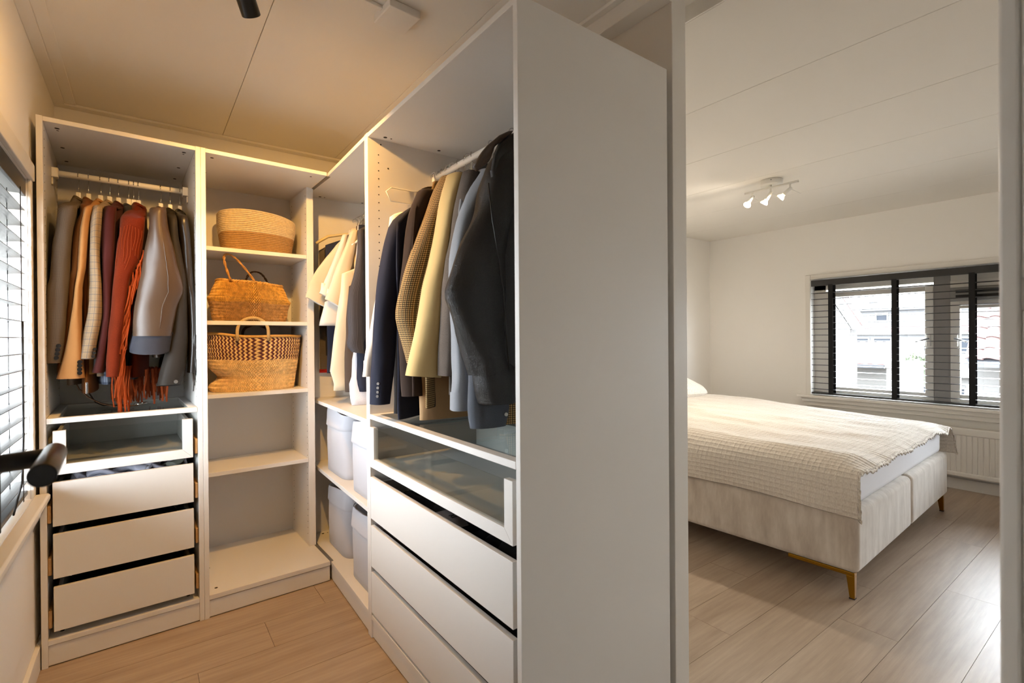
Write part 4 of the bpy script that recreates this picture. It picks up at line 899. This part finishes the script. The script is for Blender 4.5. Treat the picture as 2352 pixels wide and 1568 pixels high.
# ------------------------------------------------------------------ storage boxes in the corner unit
FELT = mat('white_fabric_box', (182, 182, 188), .85, bump=(350, .12), sheen=.2)
def storage_box(label, ya, yb, xf, xd, z0, h, seed, band):
    t = thing('storage_box', label, 'box', ((xf+xd)/2, (ya+yb)/2, z0+.001), 0, 'white storage boxes in the corner unit')
    a, b = (xd-xf)/2, (yb-ya)/2
    def ring(z, k_, amp=.003):
        out = []; q = z/h
        for j in range(48):
            g = 2*math.pi*j/48; c, s = math.cos(g), math.sin(g); p = 7
            x = a*k_*math.copysign(abs(c)**(2/p), c); y = b*k_*math.copysign(abs(s)**(2/p), s)
            bow = .012*math.sin(math.pi*min(1, z/h))*(1-(y/b)**2)
            x += -bow if x < 0 else 0
            ww = amp*nz(x*9+seed, y*9, z*7)
            zz = z+(.012*math.sin(y*11+seed)*q**4 if q > .9 else 0)
            out.append((x+ww, y*lerp(1, .93, q)+ww*.5, zz))
        return out
    w_ = MB(); w_.loft([ring(h*i/10, 1) for i in range(11)], 0, True, False); w_.loft([ring(h, 1), ring(h, .96), ring(h*.6, .95)], 0, False, True)
    w_.build('box_wall', FELT, t)
    w_ = MB(); rings = [ring(h-band-.012, 1.006), ring(h-band-.006, 1.03), ring(h-band+.004, 1.028)]+[ring(lerp(h-band+.004, h, i/4), 1.024) for i in range(1, 4)]+[ring(h+.002, 1.012)]
    w_.loft(rings, 0, False, False); w_.build('folded_top', FELT, t); return t
storage_box('white fabric storage box on the upper shelf beside the corner post', -.062, .285, .062, .50, .500, .318, 1, .070)
storage_box('white fabric storage box on the upper shelf against the right wardrobe', -.505, -.165, .046, .50, .500, .316, 2, .085)
storage_box('white fabric storage box on the cabinet floor beside the corner post', -.020, .325, .078, .50, .095, .318, 3, .075)
storage_box('white fabric storage box on the cabinet floor against the right wardrobe', -.505, -.140, .050, .50, .095, .330, 4, .085)

# ------------------------------------------------------------------ things in the drawers
def heap(name, label, cat, loc, rz, sx, sy, h, m_, seed, rough=5, group=None, n=26):
    t = MB(); vs = []; fs = []
    for i in range(n+1):
        for j in range(n+1):
            u, v = i/n*2-1, j/n*2-1
            e = (1-u**6)*(1-v**6); z = h*e*(.72+.5*nz(u*rough+seed, v*rough*sy/sx, seed)+.25*abs(nz(u*rough*2.4, v*rough*2.4+seed, 1)))
            vs.append((u*sx+.006*nz(v*4, u*3, seed), v*sy, max(0.001, z)))
    for i in range(n):
        for j in range(n):
            a = i*(n+1)+j; fs.append((a, a+n+1, a+n+2, a+1))
    t.add(vs, fs, 0, [(p[0], p[1]) for p in vs], True)
    b0 = [(-sx, -sy, 0), (sx, -sy, 0), (sx, sy, 0), (-sx, sy, 0)]; t.add(b0, [(3, 2, 1, 0)])
    o = t.build(name, m_); o.location = loc; o.rotation_euler = (0, 0, rz); tag(o, label, cat, group); return o
pL = lambda u, v, z: P((u, v, z))
heap('dark_clothes', 'dark clothes filling the drawer of white socks', 'clothes', pL(-.787, .25, .535), TH, .20, .22, .075, mat('charcoal_cotton', (52, 48, 48), .9), 3)
heap('black_clothes', 'black clothes in the drawer below the white socks', 'clothes', pL(-.787, .25, .345), TH, .20, .22, .105, mat('black_cotton', (22, 21, 22), .9), 4)
heap('black_sweaters', 'black sweaters in the lowest left drawer', 'clothes', pL(-.787, .25, .150), TH, .20, .22, .095, mat('ink_cotton', (20, 20, 21), .9), 5)
# socks: little crumpled ribbed tubes
def sock(u, v, z, ang, s, seed, mm, label=None):
    t = thing('sock', label or 'white ribbed sock bundled on the dark clothes in the left drawer', 'sock', pL(u, v, z), TH+ang, 'white socks in the left drawer')
    rings = []
    for i in range(15):
        q = i/14; r = (.020+.012*math.sin(q*2.6+seed)+.006*nz(q*4, seed, 0))*s; c = Vector((lerp(-.045, .045, q)*s, .018*math.sin(q*4+seed)*s, .012*math.sin(q*5+seed*2)*s+.02))
        ring = []
        for j in range(20):
            g = 2*math.pi*j/20; rr = r*(1+.10*(j % 2)+.25*nz(math.cos(g)+seed, math.sin(g), q*4)); ring.append(c+Vector((.006*math.sin(g*2+seed), rr*math.cos(g), rr*.72*math.sin(g))))
        rings.append(ring)
    MB().loft(rings).build('knit', mm, t)
    c = rings[-1]; cc = sum((Vector(p) for p in c), Vector())/20
    MB().loft([c, [cc+(Vector(p)-cc)*1.12+Vector((.008*s, 0, 0)) for p in c], [cc+(Vector(p)-cc)*.8+Vector((.010*s, 0, 0)) for p in c], [cc+(Vector(p)-cc)*.7 for p in c]], 0, False, True).build('ribbed_cuff', mm, t)
SK = stripes('sock_rib', (214, 214, 222), (176, 176, 190), 90)
for i, (u, v, a, s) in enumerate([(-.905, .10, .3, .9), (-.860, .085, -.5, 1.15), (-.815, .12, .8, 1.0), (-.770, .09, -.2, 1.1), (-.725, .12, .5, 1.0), (-.690, .085, -.7, 1.15), (-.650, .11, .2, 1.05)]):
    sock(u, v, .648-.006*(i == 0), a, s*1.15, i*1.7+1, SK, ['smallest white sock, at the left end of the row in the drawer', 'second white sock from the left end of the row in the drawer', 'third white sock from the left end of the row in the drawer', 'white sock in the middle of the row in the drawer', 'white sock just right of the middle of the row in the drawer', 'white sock two places left of the grey green one', 'white sock directly beside the grey green one'][i])
sock(-.618, .10, .650, .9, .9, 15, cloth('grey_green_knit', (120, 122, 112), .9, 300, .2), 'grey green sock at the right end of the row of white socks')
# right drawers
yR = lambda s: -.5356-s
heap('folded_underwear', 'black folded underwear along the upper right drawer', 'clothes', (.25, yR(.25), .51), RZ, .22, .22, .100, mat('black_jersey', (30, 28, 28), .9, var=(60, .4)), 6)
heap('folded_shirts', 'black folded shirts in the right end of the upper drawer', 'clothes', (.25, yR(.76), .51), RZ, .19, .22, .100, mat('black_jersey_b', (22, 22, 24), .9), 7)
wb_ = thing('boxer_shorts', 'grey waistband with black letters lying in the upper right drawer', 'underwear', (.10, -1.068, .618), RZ)
def band_pts(h): return [(-.075, -.055, h-.012), (-.05, -.057, h+.004), (0, -.058, h+.008), (.05, -.057, h+.006), (.075, -.055, h-.010)]
b = MB(); b.loft([[(x, y+dy, z) for (x, y, z) in band_pts(0)] for dy in (0, .05)]+[[(x, y+dy, z-.002) for (x, y, z) in band_pts(0)] for dy in (.05, 0)], 0, False, False, False); b.build('waistband', cloth('waistband_grey', (190, 188, 190), .8, 300, .15), wb_)
tx = bpy.data.curves.new('letters', 'FONT'); tx.body = 'KI'; tx.size = .030; tx.extrude = .0006; tx.align_x = 'CENTER'
tq = bpy.data.objects.new('letters_curve', tx); COL.objects.link(tq); bpy.context.view_layer.update()
tme_ = bpy.data.meshes.new_from_object(tq.evaluated_get(bpy.context.evaluated_depsgraph_get())); bpy.data.objects.remove(tq)
to = bpy.data.objects.new('letters', tme_); COL.objects.link(to); tme_.materials.clear(); tme_.materials.append(M['black']); to.parent = wb_; to.location = (.030, -.045, .0100); to.rotation_euler = (0, 0, R(0))
heap('dark_jeans', 'dark blue and charcoal trousers in the middle right drawer', 'clothes', (.25, yR(.5), .315), RZ, .45, .22, .112, mat('charcoal_twill', (40, 42, 52), .9, var=(12, .5)), 8)
heap('red_sweater', 'dark red sweater in the bottom right drawer', 'clothes', (.25, yR(.20), .125), RZ, .15, .22, .120, mat('crimson_knit', (140, 14, 28), .85), 9)
heap('dark_sweater', 'black sweater beside the red one in the bottom right drawer', 'clothes', (.25, yR(.55), .125), RZ, .17, .22, .120, mat('navy_black_knit', (24, 24, 34), .9), 10)
heap('olive_sweater', 'dark olive sweater at the near end of the bottom right drawer', 'clothes', (.25, yR(.84), .125), RZ, .10, .22, .112, mat('olive_knit', (62, 52, 38), .9), 11)
# belt hanging from the rail and resting on the glass tray
bt = thing('belt', 'brown leather belt drooping onto the glass shelf under the jackets', 'belt', pL(-.86, .2, .911), TH)
def strap(pts, w_, t_):
    pts = [Vector(p) for p in pts]; rings = []
    for i, p in enumerate(pts):
        d = (pts[min(i+1, len(pts)-1)]-pts[max(0, i-1)]).normalized(); s = Vector((0, 1, 0)); n = d.cross(s).normalized(); s = n.cross(d)
        rings.append([p-s*w_-n*t_, p+s*w_-n*t_, p+s*w_+n*t_, p-s*w_+n*t_])
    return MB().loft(rings, 0)
strap([(-.10, 0, .16), (-.094, 0, .125), (-.078, 0, .085), (-.050, 0, .050), (-.010, 0, .022), (.035, 0, .006), (.075, -.01, .004), (.110, -.012, .006)], .013, .0016).build('strap', cloth('belt_brown', (96, 66, 40), .5, 200, .2, spec=.5, sheen=0), bt)
strap([(-.07, .08, .16), (-.066, .08, .11), (-.05, .08, .06), (-.03, .08, .02), (.0, .08, .004), (.06, .05, .004)], .014, .0016).build('strap_loop', cloth('belt_black', (40, 32, 26), .5, 200, .2, sheen=0), bt)
MB().tube([(.100, -.028, .010), (.140, -.028, .013), (.144, -.012, .014), (.140, .004, .013), (.100, .004, .010), (.098, -.012, .010), (.100, -.028, .010)], .0026, 8).build('buckle', M['chrome'], bt)

# ------------------------------------------------------------------ closet ceiling fittings
sp_ = thing('ceiling_spotlight', 'black cylindrical spotlight hanging from the closet ceiling', 'lamp', (-.447, -.765, 2.205))
d = Vector((.35, .62, -.42)).normalized(); c = Vector((0, .0, 0))
a0, a1 = c-d*.115+Vector((-.012, .0, .035)), c+d*.012
ax = (a1-a0).normalized()
s = MB(); s.tube([a0, a0+ax*.002, a1-ax*.002, a1], [.026, .0275, .0275, .0270], 32, 0, True); s.build('housing', M['black'], sp_)
MB().tube([a1-ax*.001, a1+ax*.0008], .024, 28).build('reflector', mat('lamp_lens', (255, 225, 170), .3, **{'Emission Color': (1, .75, .42, 1), 'Emission Strength': 6}), sp_)
MB().tube([a0+ax*.03, a0+ax*.03+Vector((0, 0, .06)), (a0.x, a0.y, ZC-2.205)], .006, 10).build('stem', M['black'], sp_)
jx = thing('junction_box', 'white square junction box on the closet ceiling with a cable channel', 'box', (-.022, -.897, ZC), R(4))
MB().box((-.056, -.060, -.026), (.056, .060, 0)).build('cover', M['ceil'], jx, .003)
MB().box((-.46, -.009, -.012), (-.056, .009, 0)).build('cable_channel', M['ceil'], jx, .002)

# ------------------------------------------------------------------ bedroom: bed
BR = R(2.5); BO = Vector((1.832, -1.618, 0))
def velvet():
    k = N('beige_velvet'); n1 = k.noise(k.coord('Object', (3, 3, 1)), 4.5, 4, .6); n2 = k.noise(k.coord('Object', (1, 1, .25)), 26, 4, .6); n3 = k.noise(k.coord('Object'), 900, 1)
    f = k.math('ADD', k.math('ADD', k.math('MULTIPLY', n1, .55), k.math('MULTIPLY', n2, .40)), k.math('MULTIPLY', n3, .1))
    k.l(k.ramp(f, [(.36, lin((174, 160, 146))), (.52, lin((196, 184, 170))), (.68, lin((214, 204, 192)))]), k.b.inputs['Base Color'])
    k.b.inputs['Roughness'].default_value = .9; k.b.inputs['Sheen Weight'].default_value = .5; k.b.inputs['Specular IOR Level'].default_value = .15; k.bump(n2, .15, .004); return k.m
VEL = velvet()
bed = thing('bed', 'beige velvet box spring bed on brass legs by the bedroom window', 'bed', BO, BR)
def cushion_box(name, a, b, r, m_, parent, seg=4):
    o = box(name, a, b, m_, parent); mo = o.modifiers.new('bevel', 'BEVEL'); mo.width = r; mo.segments = seg
    for p in o.data.polygons: p.use_smooth = True
    wn = o.modifiers.new('wn', 'WEIGHTED_NORMAL'); return o
cushion_box('base', (0, 0, .118), (.896, 2.05, .402), .028, VEL, bed); cushion_box('base', (.904, 0, .118), (1.80, 2.05, .402), .028, VEL, bed)
mtr = cushion_box('mattress', (.028, .030, .396), (1.772, 2.04, .560), .035, mat('mattress_sheet', (222, 220, 222), .85, bump=(6, .25, (1, 1, 2))), bed)
cushion_box('headboard', (0, 2.05, .118), (1.80, 2.12, .95), .03, VEL, bed)
for lx, ly, sx, sy in ((0, 0, 1, 1), (1.80, 0, -1, 1), (0, 2.02, 1, -1), (1.80, 2.02, -1, -1)):
    b = MB(); b.loft([[(lx+sx*x, ly+sy*y, z) for x, y in ((.010, .018), (.010+w_, .018), (.010+w_, .018+w_), (.010, .018+w_))] for z, w_ in ((0, .020), (.004, .021), (.104, .034))], smooth=False)
    b.box((min(lx+sx*.010, lx+sx*.044), min(ly+sy*.018, ly+sy*.30), .102), (max(lx+sx*.010, lx+sx*.044), max(ly+sy*.018, ly+sy*.30), .120))
    o = b.build('leg', M['brassy'], bed, .003)
    MB().box((min(lx+sx*.009, lx+sx*.032), min(ly+sy*.017, ly+sy*.040), 0), (max(lx+sx*.009, lx+sx*.032), max(ly+sy*.017, ly+sy*.040), .004)).build('leg_foot', M['rubber'], o)
# duvet: a thick sheet draped over the mattress, hanging deep on the room side
def seersucker():
    k = N('seersucker_cotton'); uv = k.coord('UV'); sep = k.n('ShaderNodeSeparateXYZ'); 
    wob = k.n('ShaderNodeTexNoise'); wob.inputs['Scale'].default_value = 7; k.l(uv, wob.inputs['Vector'])
    ad = k.n('ShaderNodeVectorMath', operation='MULTIPLY_ADD'); k.l(wob.outputs['Color'], ad.inputs[0]); ad.inputs[1].default_value = (.012, .012, 0); k.l(uv, ad.inputs[2]); k.l(ad.outputs[0], sep.inputs[0])
    def line(o, f): return k.math('POWER', k.math('ABSOLUTE', k.math('SINE', k.math('MULTIPLY', o, math.pi*f))), 5)
    a, b = line(sep.outputs[0], 38), line(sep.outputs[1], 38)
    puck = k.noise(k.coord('UV', (1, 2.6, 1)), 90, 2)
    h = k.math('ADD', k.math('ADD', k.math('MULTIPLY', a, .9), k.math('MULTIPLY', b, .9)), k.math('MULTIPLY', puck, .8))
    k.l(k.ramp(puck, [(.3, lin((208, 197, 182))), (.7, lin((222, 214, 202)))]), k.b.inputs['Base Color']); k.b.inputs['Roughness'].default_value = .85; k.b.inputs['Sheen Weight'].default_value = .2
    k.b.inputs['Specular IOR Level'].default_value = .2; k.bump(h, .7, .0045); return k.m
SEER = seersucker()
def duvet():
    o = thing('duvet', 'cream checked seersucker duvet hanging over the near side of the bed', 'duvet', BO, BR)
    NA, NB = 170, 190; prof = []
    # cross-section: distance along the cloth -> (x, z)
    pts = [(-.030, .365), (-.034, .42), (-.032, .48), (-.020, .535), (.012, .580), (.065, .603), (.14, .612), (.9, .618), (1.66, .608), (1.75, .596), (1.815, .565), (1.842, .51), (1.852, .45), (1.858, .385)]
    ln = [0]
    for p, q in zip(pts, pts[1:]): ln.append(ln[-1]+math.dist(p, q))
    def prof_at(s):
        for i in range(len(ln)-1):
            if s <= ln[i+1] or i == len(ln)-2:
                q = (s-ln[i])/(ln[i+1]-ln[i]); return lerp(pts[i][0], pts[i+1][0], q), lerp(pts[i][1], pts[i+1][1], q)
    def psm(s):
        a = [prof_at(min(ln[-1], max(0, s+d))) for d in (-.02, -.01, 0, .01, .02)]; return sum(p[0] for p in a)/5, sum(p[1] for p in a)/5
    S = ln[-1]; top, uvs = [], []
    for i in range(NA+1):
        s = S*i/NA; x0, z0 = psm(s)
        for j in range(NB+1):
            y = 2.0*(j/NB)**1.15; x, z = x0, z0
            onTop = min(1, max(0, (s-.20)/.15))*min(1, max(0, (S-.2-s)/.15))
            side = 1-min(1, max(0, (s-.10)/.16))
            # puffiness grows toward the head end, long soft folds run along the bed
            z += onTop*(.018*min(1, y/.5)+.040*min(1, max(0, (y-.5)/1.1)))
            z += onTop*(.013*nz(x*2.6+y*.5, y*1.1, 3)+.008*nz(x*7+y*1.6, y*2.2, 9)+.004*nz(x*16, y*9, 5))
            fold = max(0, nz(x*5.5-y*.9, y*1.2, 21)); z += onTop*.026*fold**1.5*min(1, y/.2)
            x += side*(.016*nz(z*5, y*2.4+z*3, 7)+.006*nz(z*14, y*8, 2)); 
            z += side*(s < .3)*(.014*math.sin(y*3.1+.4)*(1-s/.30)+.055*max(0, (y-0))*.75*(1-s/.3)*.6)
            # foot edge: the cloth dips over the edge of the mattress
            e = max(0, 1-y/.10); dip = (.030+.012*nz(x*7, 0, 1)+.008*math.sin(x*9))*(1+.5*max(0, (x-1.5)/.3))
            z -= onTop*dip*e**1.6; yy = y-.004-.016*onTop*e+.010*nz(s*6, 0, 4)*e
            if s > S-.25: yy -= .03*(s-(S-.25))/.25*e
            yy -= side*.012*e*(1-s/.3)
            top.append(Vector((x, yy, z))); uvs.append((s, y))
    b = MB(); w_ = NB+1; fs = [(i*w_+j, (i+1)*w_+j, (i+1)*w_+j+1, i*w_+j+1) for i in range(NA) for j in range(NB)]
    b.add(top, fs, 0, uvs, True)
    c = b.build('cover', SEER, o); sd = c.modifiers.new('solid', 'SOLIDIFY'); sd.thickness = .012; sd.offset = -1
    # frilled hem along the foot
    rings = []
    for i in range(0, NA+1):
        p = top[i*w_]; q = .004*math.sin(i*1.9)+.003*nz(i*.8, 1, 1); rings.append([p+Vector((0, .004, .002)), p+Vector((q, -.008, -.006+q)), p+Vector((q*1.4, -.006+q*.5, -.016+q)), p+Vector((0, .006, -.008))])
    MB().loft(rings, 0, uvs=[[(i*.012, k_*.006) for k_ in range(4)] for i in range(NA+1)]).build('frilled_hem', SEER, o)
duvet()
def pillow(name, label, loc, rz, sx, sy, sz, seed):
    n = 44; b = MB(); vs = []; uv = []
    for sgn in (1, -1):
        for i in range(n+1):
            for j in range(n+1):
                u, v = i/n*2-1, j/n*2-1; e = max(0, (1-abs(u)**3.2)*(1-abs(v)**3.2))**.5
                pin = 1-.07*(abs(u)**2*abs(v)**2); x, y = u*sx*pin*(1-.05*(1-abs(v))*abs(u)), v*sy*pin
                vs.append((x, y, sgn*sz*e*(1+.16*nz(u*2+seed, v*2, sgn)+.07*nz(u*6, v*6+seed, 3)))); uv.append((x, y))
    m_ = (n+1)**2; fs = []
    for i in range(n):
        for j in range(n):
            a = i*(n+1)+j; fs.append((a, a+n+1, a+n+2, a+1)); fs.append((m_+a, m_+a+1, m_+a+n+2, m_+a+n+1))
    b.add(vs, fs, 0, uv, True); o = b.build(name, SEER); o.location = loc; o.rotation_euler = (R(16), R(3), rz); tag(o, label, 'pillow'); return o
pillow('pillow', 'cream pillow propped at the head of the bed, partly behind the partition', (3.02, .27, .765), BR, .36, .25, .095, 2)
pillow('pillow', 'cream pillow at the head of the bed wholly behind the partition', (2.22, .24, .765), BR, .36, .25, .095, 5)

# ------------------------------------------------------------------ radiator
rd = thing('radiator', 'white ribbed panel radiator under the bedroom window', 'radiator', (4.235, -1.30, .115))
b = MB(); ys = -.64; prof = []
while ys < .60:
    prof += [(ys, 0), (ys+.0105, .0), (ys+.0135, .0045), (ys+.0165, .0045), (ys+.0195, 0)]; ys += .0312
b.loft([[(q, y, z) for y, q in prof] for z in (.035, .315)], 0, False, False, False, smooth=False)
b.build('ribbed_panel', M['trim'], rd)
MB().box((.006, -.65, .0), (.05, .62, .365)).build('body', M['trim'], rd, .006)
MB().box((-.010, -.655, .315), (.07, .625, .372)).build('top_cover', M['trim'], rd, .008)
MB().box((-.006, -.65, .0), (.05, .62, .036)).build('bottom_rail', M['trim'], rd, .008)
box('wall_bracket', (.05, -.4, .05), (XW-4.235-.014 if 0 else .093, -.37, .33), M['trim'], rd); box('wall_bracket', (.05, .3, .05), (.093, .33, .33), M['trim'], rd)

# ------------------------------------------------------------------ ceiling lamp in the bedroom
lt_ = thing('ceiling_lamp', 'white ceiling lamp with a bar and three lit spot bulbs', 'lamp', (2.685, -.835, ZB))
MB().lathe([(.0, 0), (.066, 0), (.069, -.004), (.069, -.030), (.066, -.034), (.0, -.034)], 36).build('canopy', M['whitemetal'], lt_)
MB().disc((-.064, -.028, -.014), .004, (-.9, -.4, 0), 8, t=.0015).build('canopy_screw', M['grey'], lt_)
MB().tube([(-.012, .178, -.052), (-.012, -.178, -.052)], .0075, 12).tube([(-.012, 0, -.03), (-.012, 0, -.05)], .008, 10).build('bar', M['whitemetal'], lt_)
BULB = mat('lit_bulb', (255, 240, 210), .3, **{'Emission Color': (1, .82, .55, 1), 'Emission Strength': 14})
BULBG = mat('bulb_glass', (255, 244, 222), .1, **{'Emission Color': (1, .80, .5, 1), 'Emission Strength': 1.6})
for y, dv in ((.125, (-.50, .12, -.60)), (.0, (-.10, .55, -.80)), (-.125, (-.10, .75, -.62))):
    dv = Vector(dv).normalized(); j = Vector((-.012, y, -.088))
    h = MB().tube([(-.012, y, -.055), j], .0065, 10).tube([j-dv*.012, j+dv*.046], [.011, .0125], 16).build('spot_head', M['whitemetal'], lt_)
    q = j+dv*.046
    MB().tube([q-dv*.002, q+dv*.008, q+dv*.022, q+dv*.030], [.011, .012, .0225, .0245], 22).build('bulb', BULBG, h)
    MB().tube([q+dv*.0295, q+dv*.032, q+dv*.0335], [.0235, .0235, .018], 22).build('bulb_face', BULB, h)
    hd = MB().tube([j, j+Vector((-.01, -.055, -.018)) if 0 else j+Vector((.012, -.060, -.045))], .0016, 6).build('aiming_rod', M['whitemetal'], h)
    wp = lt_.location+q+dv*.05
    lamp('bulb_light', 'SPOT', wp, dv, BED_W*4, BEDC, spot_size=R(150), spot_blend=1, shadow_soft_size=.022)

# ------------------------------------------------------------------ outside the bedroom window
gm = mat('street_paving', (130, 126, 120), .9, var=(1.2, .1))
gr = struct(box('ground', (-40, -60, -3.0), (60, 70, -2.6), gm))
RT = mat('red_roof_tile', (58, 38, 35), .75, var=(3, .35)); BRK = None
def brick_mat(name, c1, c2, mo, sc_):
    k = N(name); bt_ = k.n('ShaderNodeTexBrick'); bt_.inputs['Scale'].default_value = sc_; bt_.inputs['Color1'].default_value = lin(c1); bt_.inputs['Color2'].default_value = lin(c2); bt_.inputs['Mortar'].default_value = lin(mo)
    bt_.inputs['Mortar Size'].default_value = .03; bt_.inputs['Row Height'].default_value = .28; bt_.inputs['Brick Width'].default_value = .9
    c = k.n('ShaderNodeTexCoord'); mp = k.n('ShaderNodeMapping'); mp.inputs['Rotation'].default_value = (R(90), 0, R(90)); k.l(c.outputs['Object'], mp.inputs[0]); k.l(mp.outputs[0], bt_.inputs['Vector'])
    k.l(bt_.outputs[0], k.b.inputs['Base Color']); k.b.inputs['Roughness'].default_value = .9; return k.m
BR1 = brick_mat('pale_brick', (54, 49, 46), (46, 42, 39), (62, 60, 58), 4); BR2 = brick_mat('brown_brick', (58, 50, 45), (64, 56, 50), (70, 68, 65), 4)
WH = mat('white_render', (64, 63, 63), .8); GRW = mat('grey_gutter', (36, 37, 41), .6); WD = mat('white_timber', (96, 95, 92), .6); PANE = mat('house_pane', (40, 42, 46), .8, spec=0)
def win(parent, x, y0, y1, z0, z1, n=1, bars=0):
    b = MB().box((x-.05, y0, z0), (x, y1, z0+.05)).box((x-.05, y0, z1-.05), (x, y1, z1))
    for i in range(n+1):
        y = lerp(y0, y1-.05, i/n); b.box((x-.05, y, z0+.05), (x, y+.05, z1-.05))
    for i in range(bars): zz = lerp(z0, z1, (i+1)/(bars+1)); b.box((x-.04, y0, zz-.015), (x-.01, y1, zz+.015))
    w_ = b.build('window', WD, parent); box('pane', (x-.02, y0+.03, z0+.03), (x-.012, y1-.03, z1-.03), PANE, w_)
# brick gable house on the left of the view
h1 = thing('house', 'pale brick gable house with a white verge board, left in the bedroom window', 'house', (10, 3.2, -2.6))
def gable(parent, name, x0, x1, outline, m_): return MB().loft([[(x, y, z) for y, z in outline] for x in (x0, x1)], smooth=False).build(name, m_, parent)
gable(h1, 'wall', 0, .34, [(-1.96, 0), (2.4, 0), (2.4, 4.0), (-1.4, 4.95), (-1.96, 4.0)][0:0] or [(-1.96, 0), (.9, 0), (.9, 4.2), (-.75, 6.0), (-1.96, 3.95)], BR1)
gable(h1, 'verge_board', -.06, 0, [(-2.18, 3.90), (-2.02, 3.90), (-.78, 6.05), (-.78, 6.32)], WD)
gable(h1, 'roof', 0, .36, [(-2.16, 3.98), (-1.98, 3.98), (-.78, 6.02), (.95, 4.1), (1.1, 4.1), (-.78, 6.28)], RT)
# white row house far behind
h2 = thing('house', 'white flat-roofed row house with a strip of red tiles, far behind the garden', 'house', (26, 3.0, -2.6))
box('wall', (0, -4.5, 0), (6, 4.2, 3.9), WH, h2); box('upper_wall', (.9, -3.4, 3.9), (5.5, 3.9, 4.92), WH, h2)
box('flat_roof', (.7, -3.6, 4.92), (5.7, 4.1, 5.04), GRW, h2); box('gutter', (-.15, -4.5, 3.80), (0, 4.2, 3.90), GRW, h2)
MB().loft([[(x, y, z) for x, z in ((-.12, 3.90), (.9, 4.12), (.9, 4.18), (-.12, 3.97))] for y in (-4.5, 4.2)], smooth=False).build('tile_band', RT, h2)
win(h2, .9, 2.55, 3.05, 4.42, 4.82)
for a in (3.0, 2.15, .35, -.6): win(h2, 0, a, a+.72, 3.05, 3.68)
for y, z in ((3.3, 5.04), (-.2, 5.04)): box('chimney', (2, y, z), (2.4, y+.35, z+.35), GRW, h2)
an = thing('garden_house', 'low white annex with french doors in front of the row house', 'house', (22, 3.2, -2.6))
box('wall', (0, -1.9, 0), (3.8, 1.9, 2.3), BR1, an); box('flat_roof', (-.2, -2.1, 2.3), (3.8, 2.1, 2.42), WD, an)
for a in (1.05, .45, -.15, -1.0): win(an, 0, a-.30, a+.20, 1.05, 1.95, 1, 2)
for a in (.75, .15, -.5, -1.4): box('door_panel', (-.04, a-.12, .9), (-.0, a+.10, 2.05), WD, an)
# low building with the red tiled roof in the garden
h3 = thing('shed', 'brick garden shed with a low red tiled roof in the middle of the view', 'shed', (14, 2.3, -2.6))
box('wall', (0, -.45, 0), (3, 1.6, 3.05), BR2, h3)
rw_ = []; n = 40
for x, z in ((-.25, 3.05), (2.6, 3.56)):
    rw_.append([(x, lerp(-.52, 1.7, j/n), z+.03*abs(math.sin(j*.8))+.012) for j in range(n+1)]+[(x, lerp(1.7, -.52, j/n), z-.03) for j in range(n+1)])
MB().loft(rw_, smooth=False).build('tiled_roof', RT, h3)
MB().loft([[(x, y, z) for y, z in ((-.62, 3.02+dz), (-.50, 3.02+dz), (-.50, 3.14+dz), (-.62, 3.14+dz))] for x, dz in ((-.27, 0), (2.6, .5))], smooth=False).build('verge_board', WD, h3)
box('gutter', (-.33, -.5, 2.98), (-.23, 1.7, 3.06), GRW, h3)
# leafy shrub
sh = thing('shrub', 'pale green leafy shrub behind the garden shed', 'shrub', (18, 2.75, -2.6))
lm = MB(); GL = mat('leaf_green', (52, 62, 34), .7, var=(3, .3)); rr = random.Random(3)
for i in range(1300):
    q = Vector((rr.gauss(0, 1), rr.gauss(0, 1), rr.gauss(0, 1))).normalized()*rr.uniform(.55, 1)**.5; c = Vector((q.x*.6, q.y*.85, 2.75+q.z*.72)); a = Vector((rr.gauss(0, 1), rr.gauss(0, 1), rr.gauss(0, 1))).normalized(); e = a.orthogonal().normalized()
    lm.add([c-a*.07, c+e*.03, c+a*.07, c-e*.03], [(0, 1, 2, 3)])
stuff(lm.build('leaves', GL, sh)); MB().tube([(0, 0, 0), (.05, .03, 1.2), (0, 0, 2.6)], [.07, .05, .03], 8).build('trunk', mat('bark', (90, 74, 58), .9), sh)
# steep red roof on the right: every tile a piece
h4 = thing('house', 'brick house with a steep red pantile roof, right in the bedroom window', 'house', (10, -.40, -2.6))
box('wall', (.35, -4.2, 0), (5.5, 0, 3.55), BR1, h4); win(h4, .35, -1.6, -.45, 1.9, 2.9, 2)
pitch = R(52); rl_ = .215; tw = .205
MB().loft([[(.0, y, 3.36), (1.0, y, 3.36+1.0*math.tan(pitch)), (1.0, y, 3.2+1.0*math.tan(pitch)), (.15, y, 3.36)] for y in (-4.2, .0)], smooth=False).build('roof_deck', GRW, h4)
tm = MB(); pr = []
for i in range(9):
    q = i/8; pr.append((q*tw*1.06, .030*math.sin(q*math.pi*1.5+.2)+.012*q))
tm.loft([[(0, -y, z+.020) for y, z in pr]+[(0, -y, z+.004) for y, z in reversed(pr)], [(rl_*1.18, -y, z) for y, z in pr]+[(rl_*1.18, -y, z-.014) for y, z in reversed(pr)]], smooth=False)
tme = tm.mesh('tile'); tme.materials.append(RT)
for r_ in range(8):
    for c_ in range(14):
        o = bpy.data.objects.new('tile', tme); COL.objects.link(o); o.parent = h4
        o.location = (-.03+r_*rl_*math.cos(pitch), -c_*tw, 3.39+r_*rl_*math.sin(pitch)); o.rotation_euler = (R(random.uniform(-1, 1)), -pitch, R(random.uniform(-.8, .8)))
box('gutter', (-.14, -4.2, 3.27), (-.02, .0, 3.36), GRW, h4)
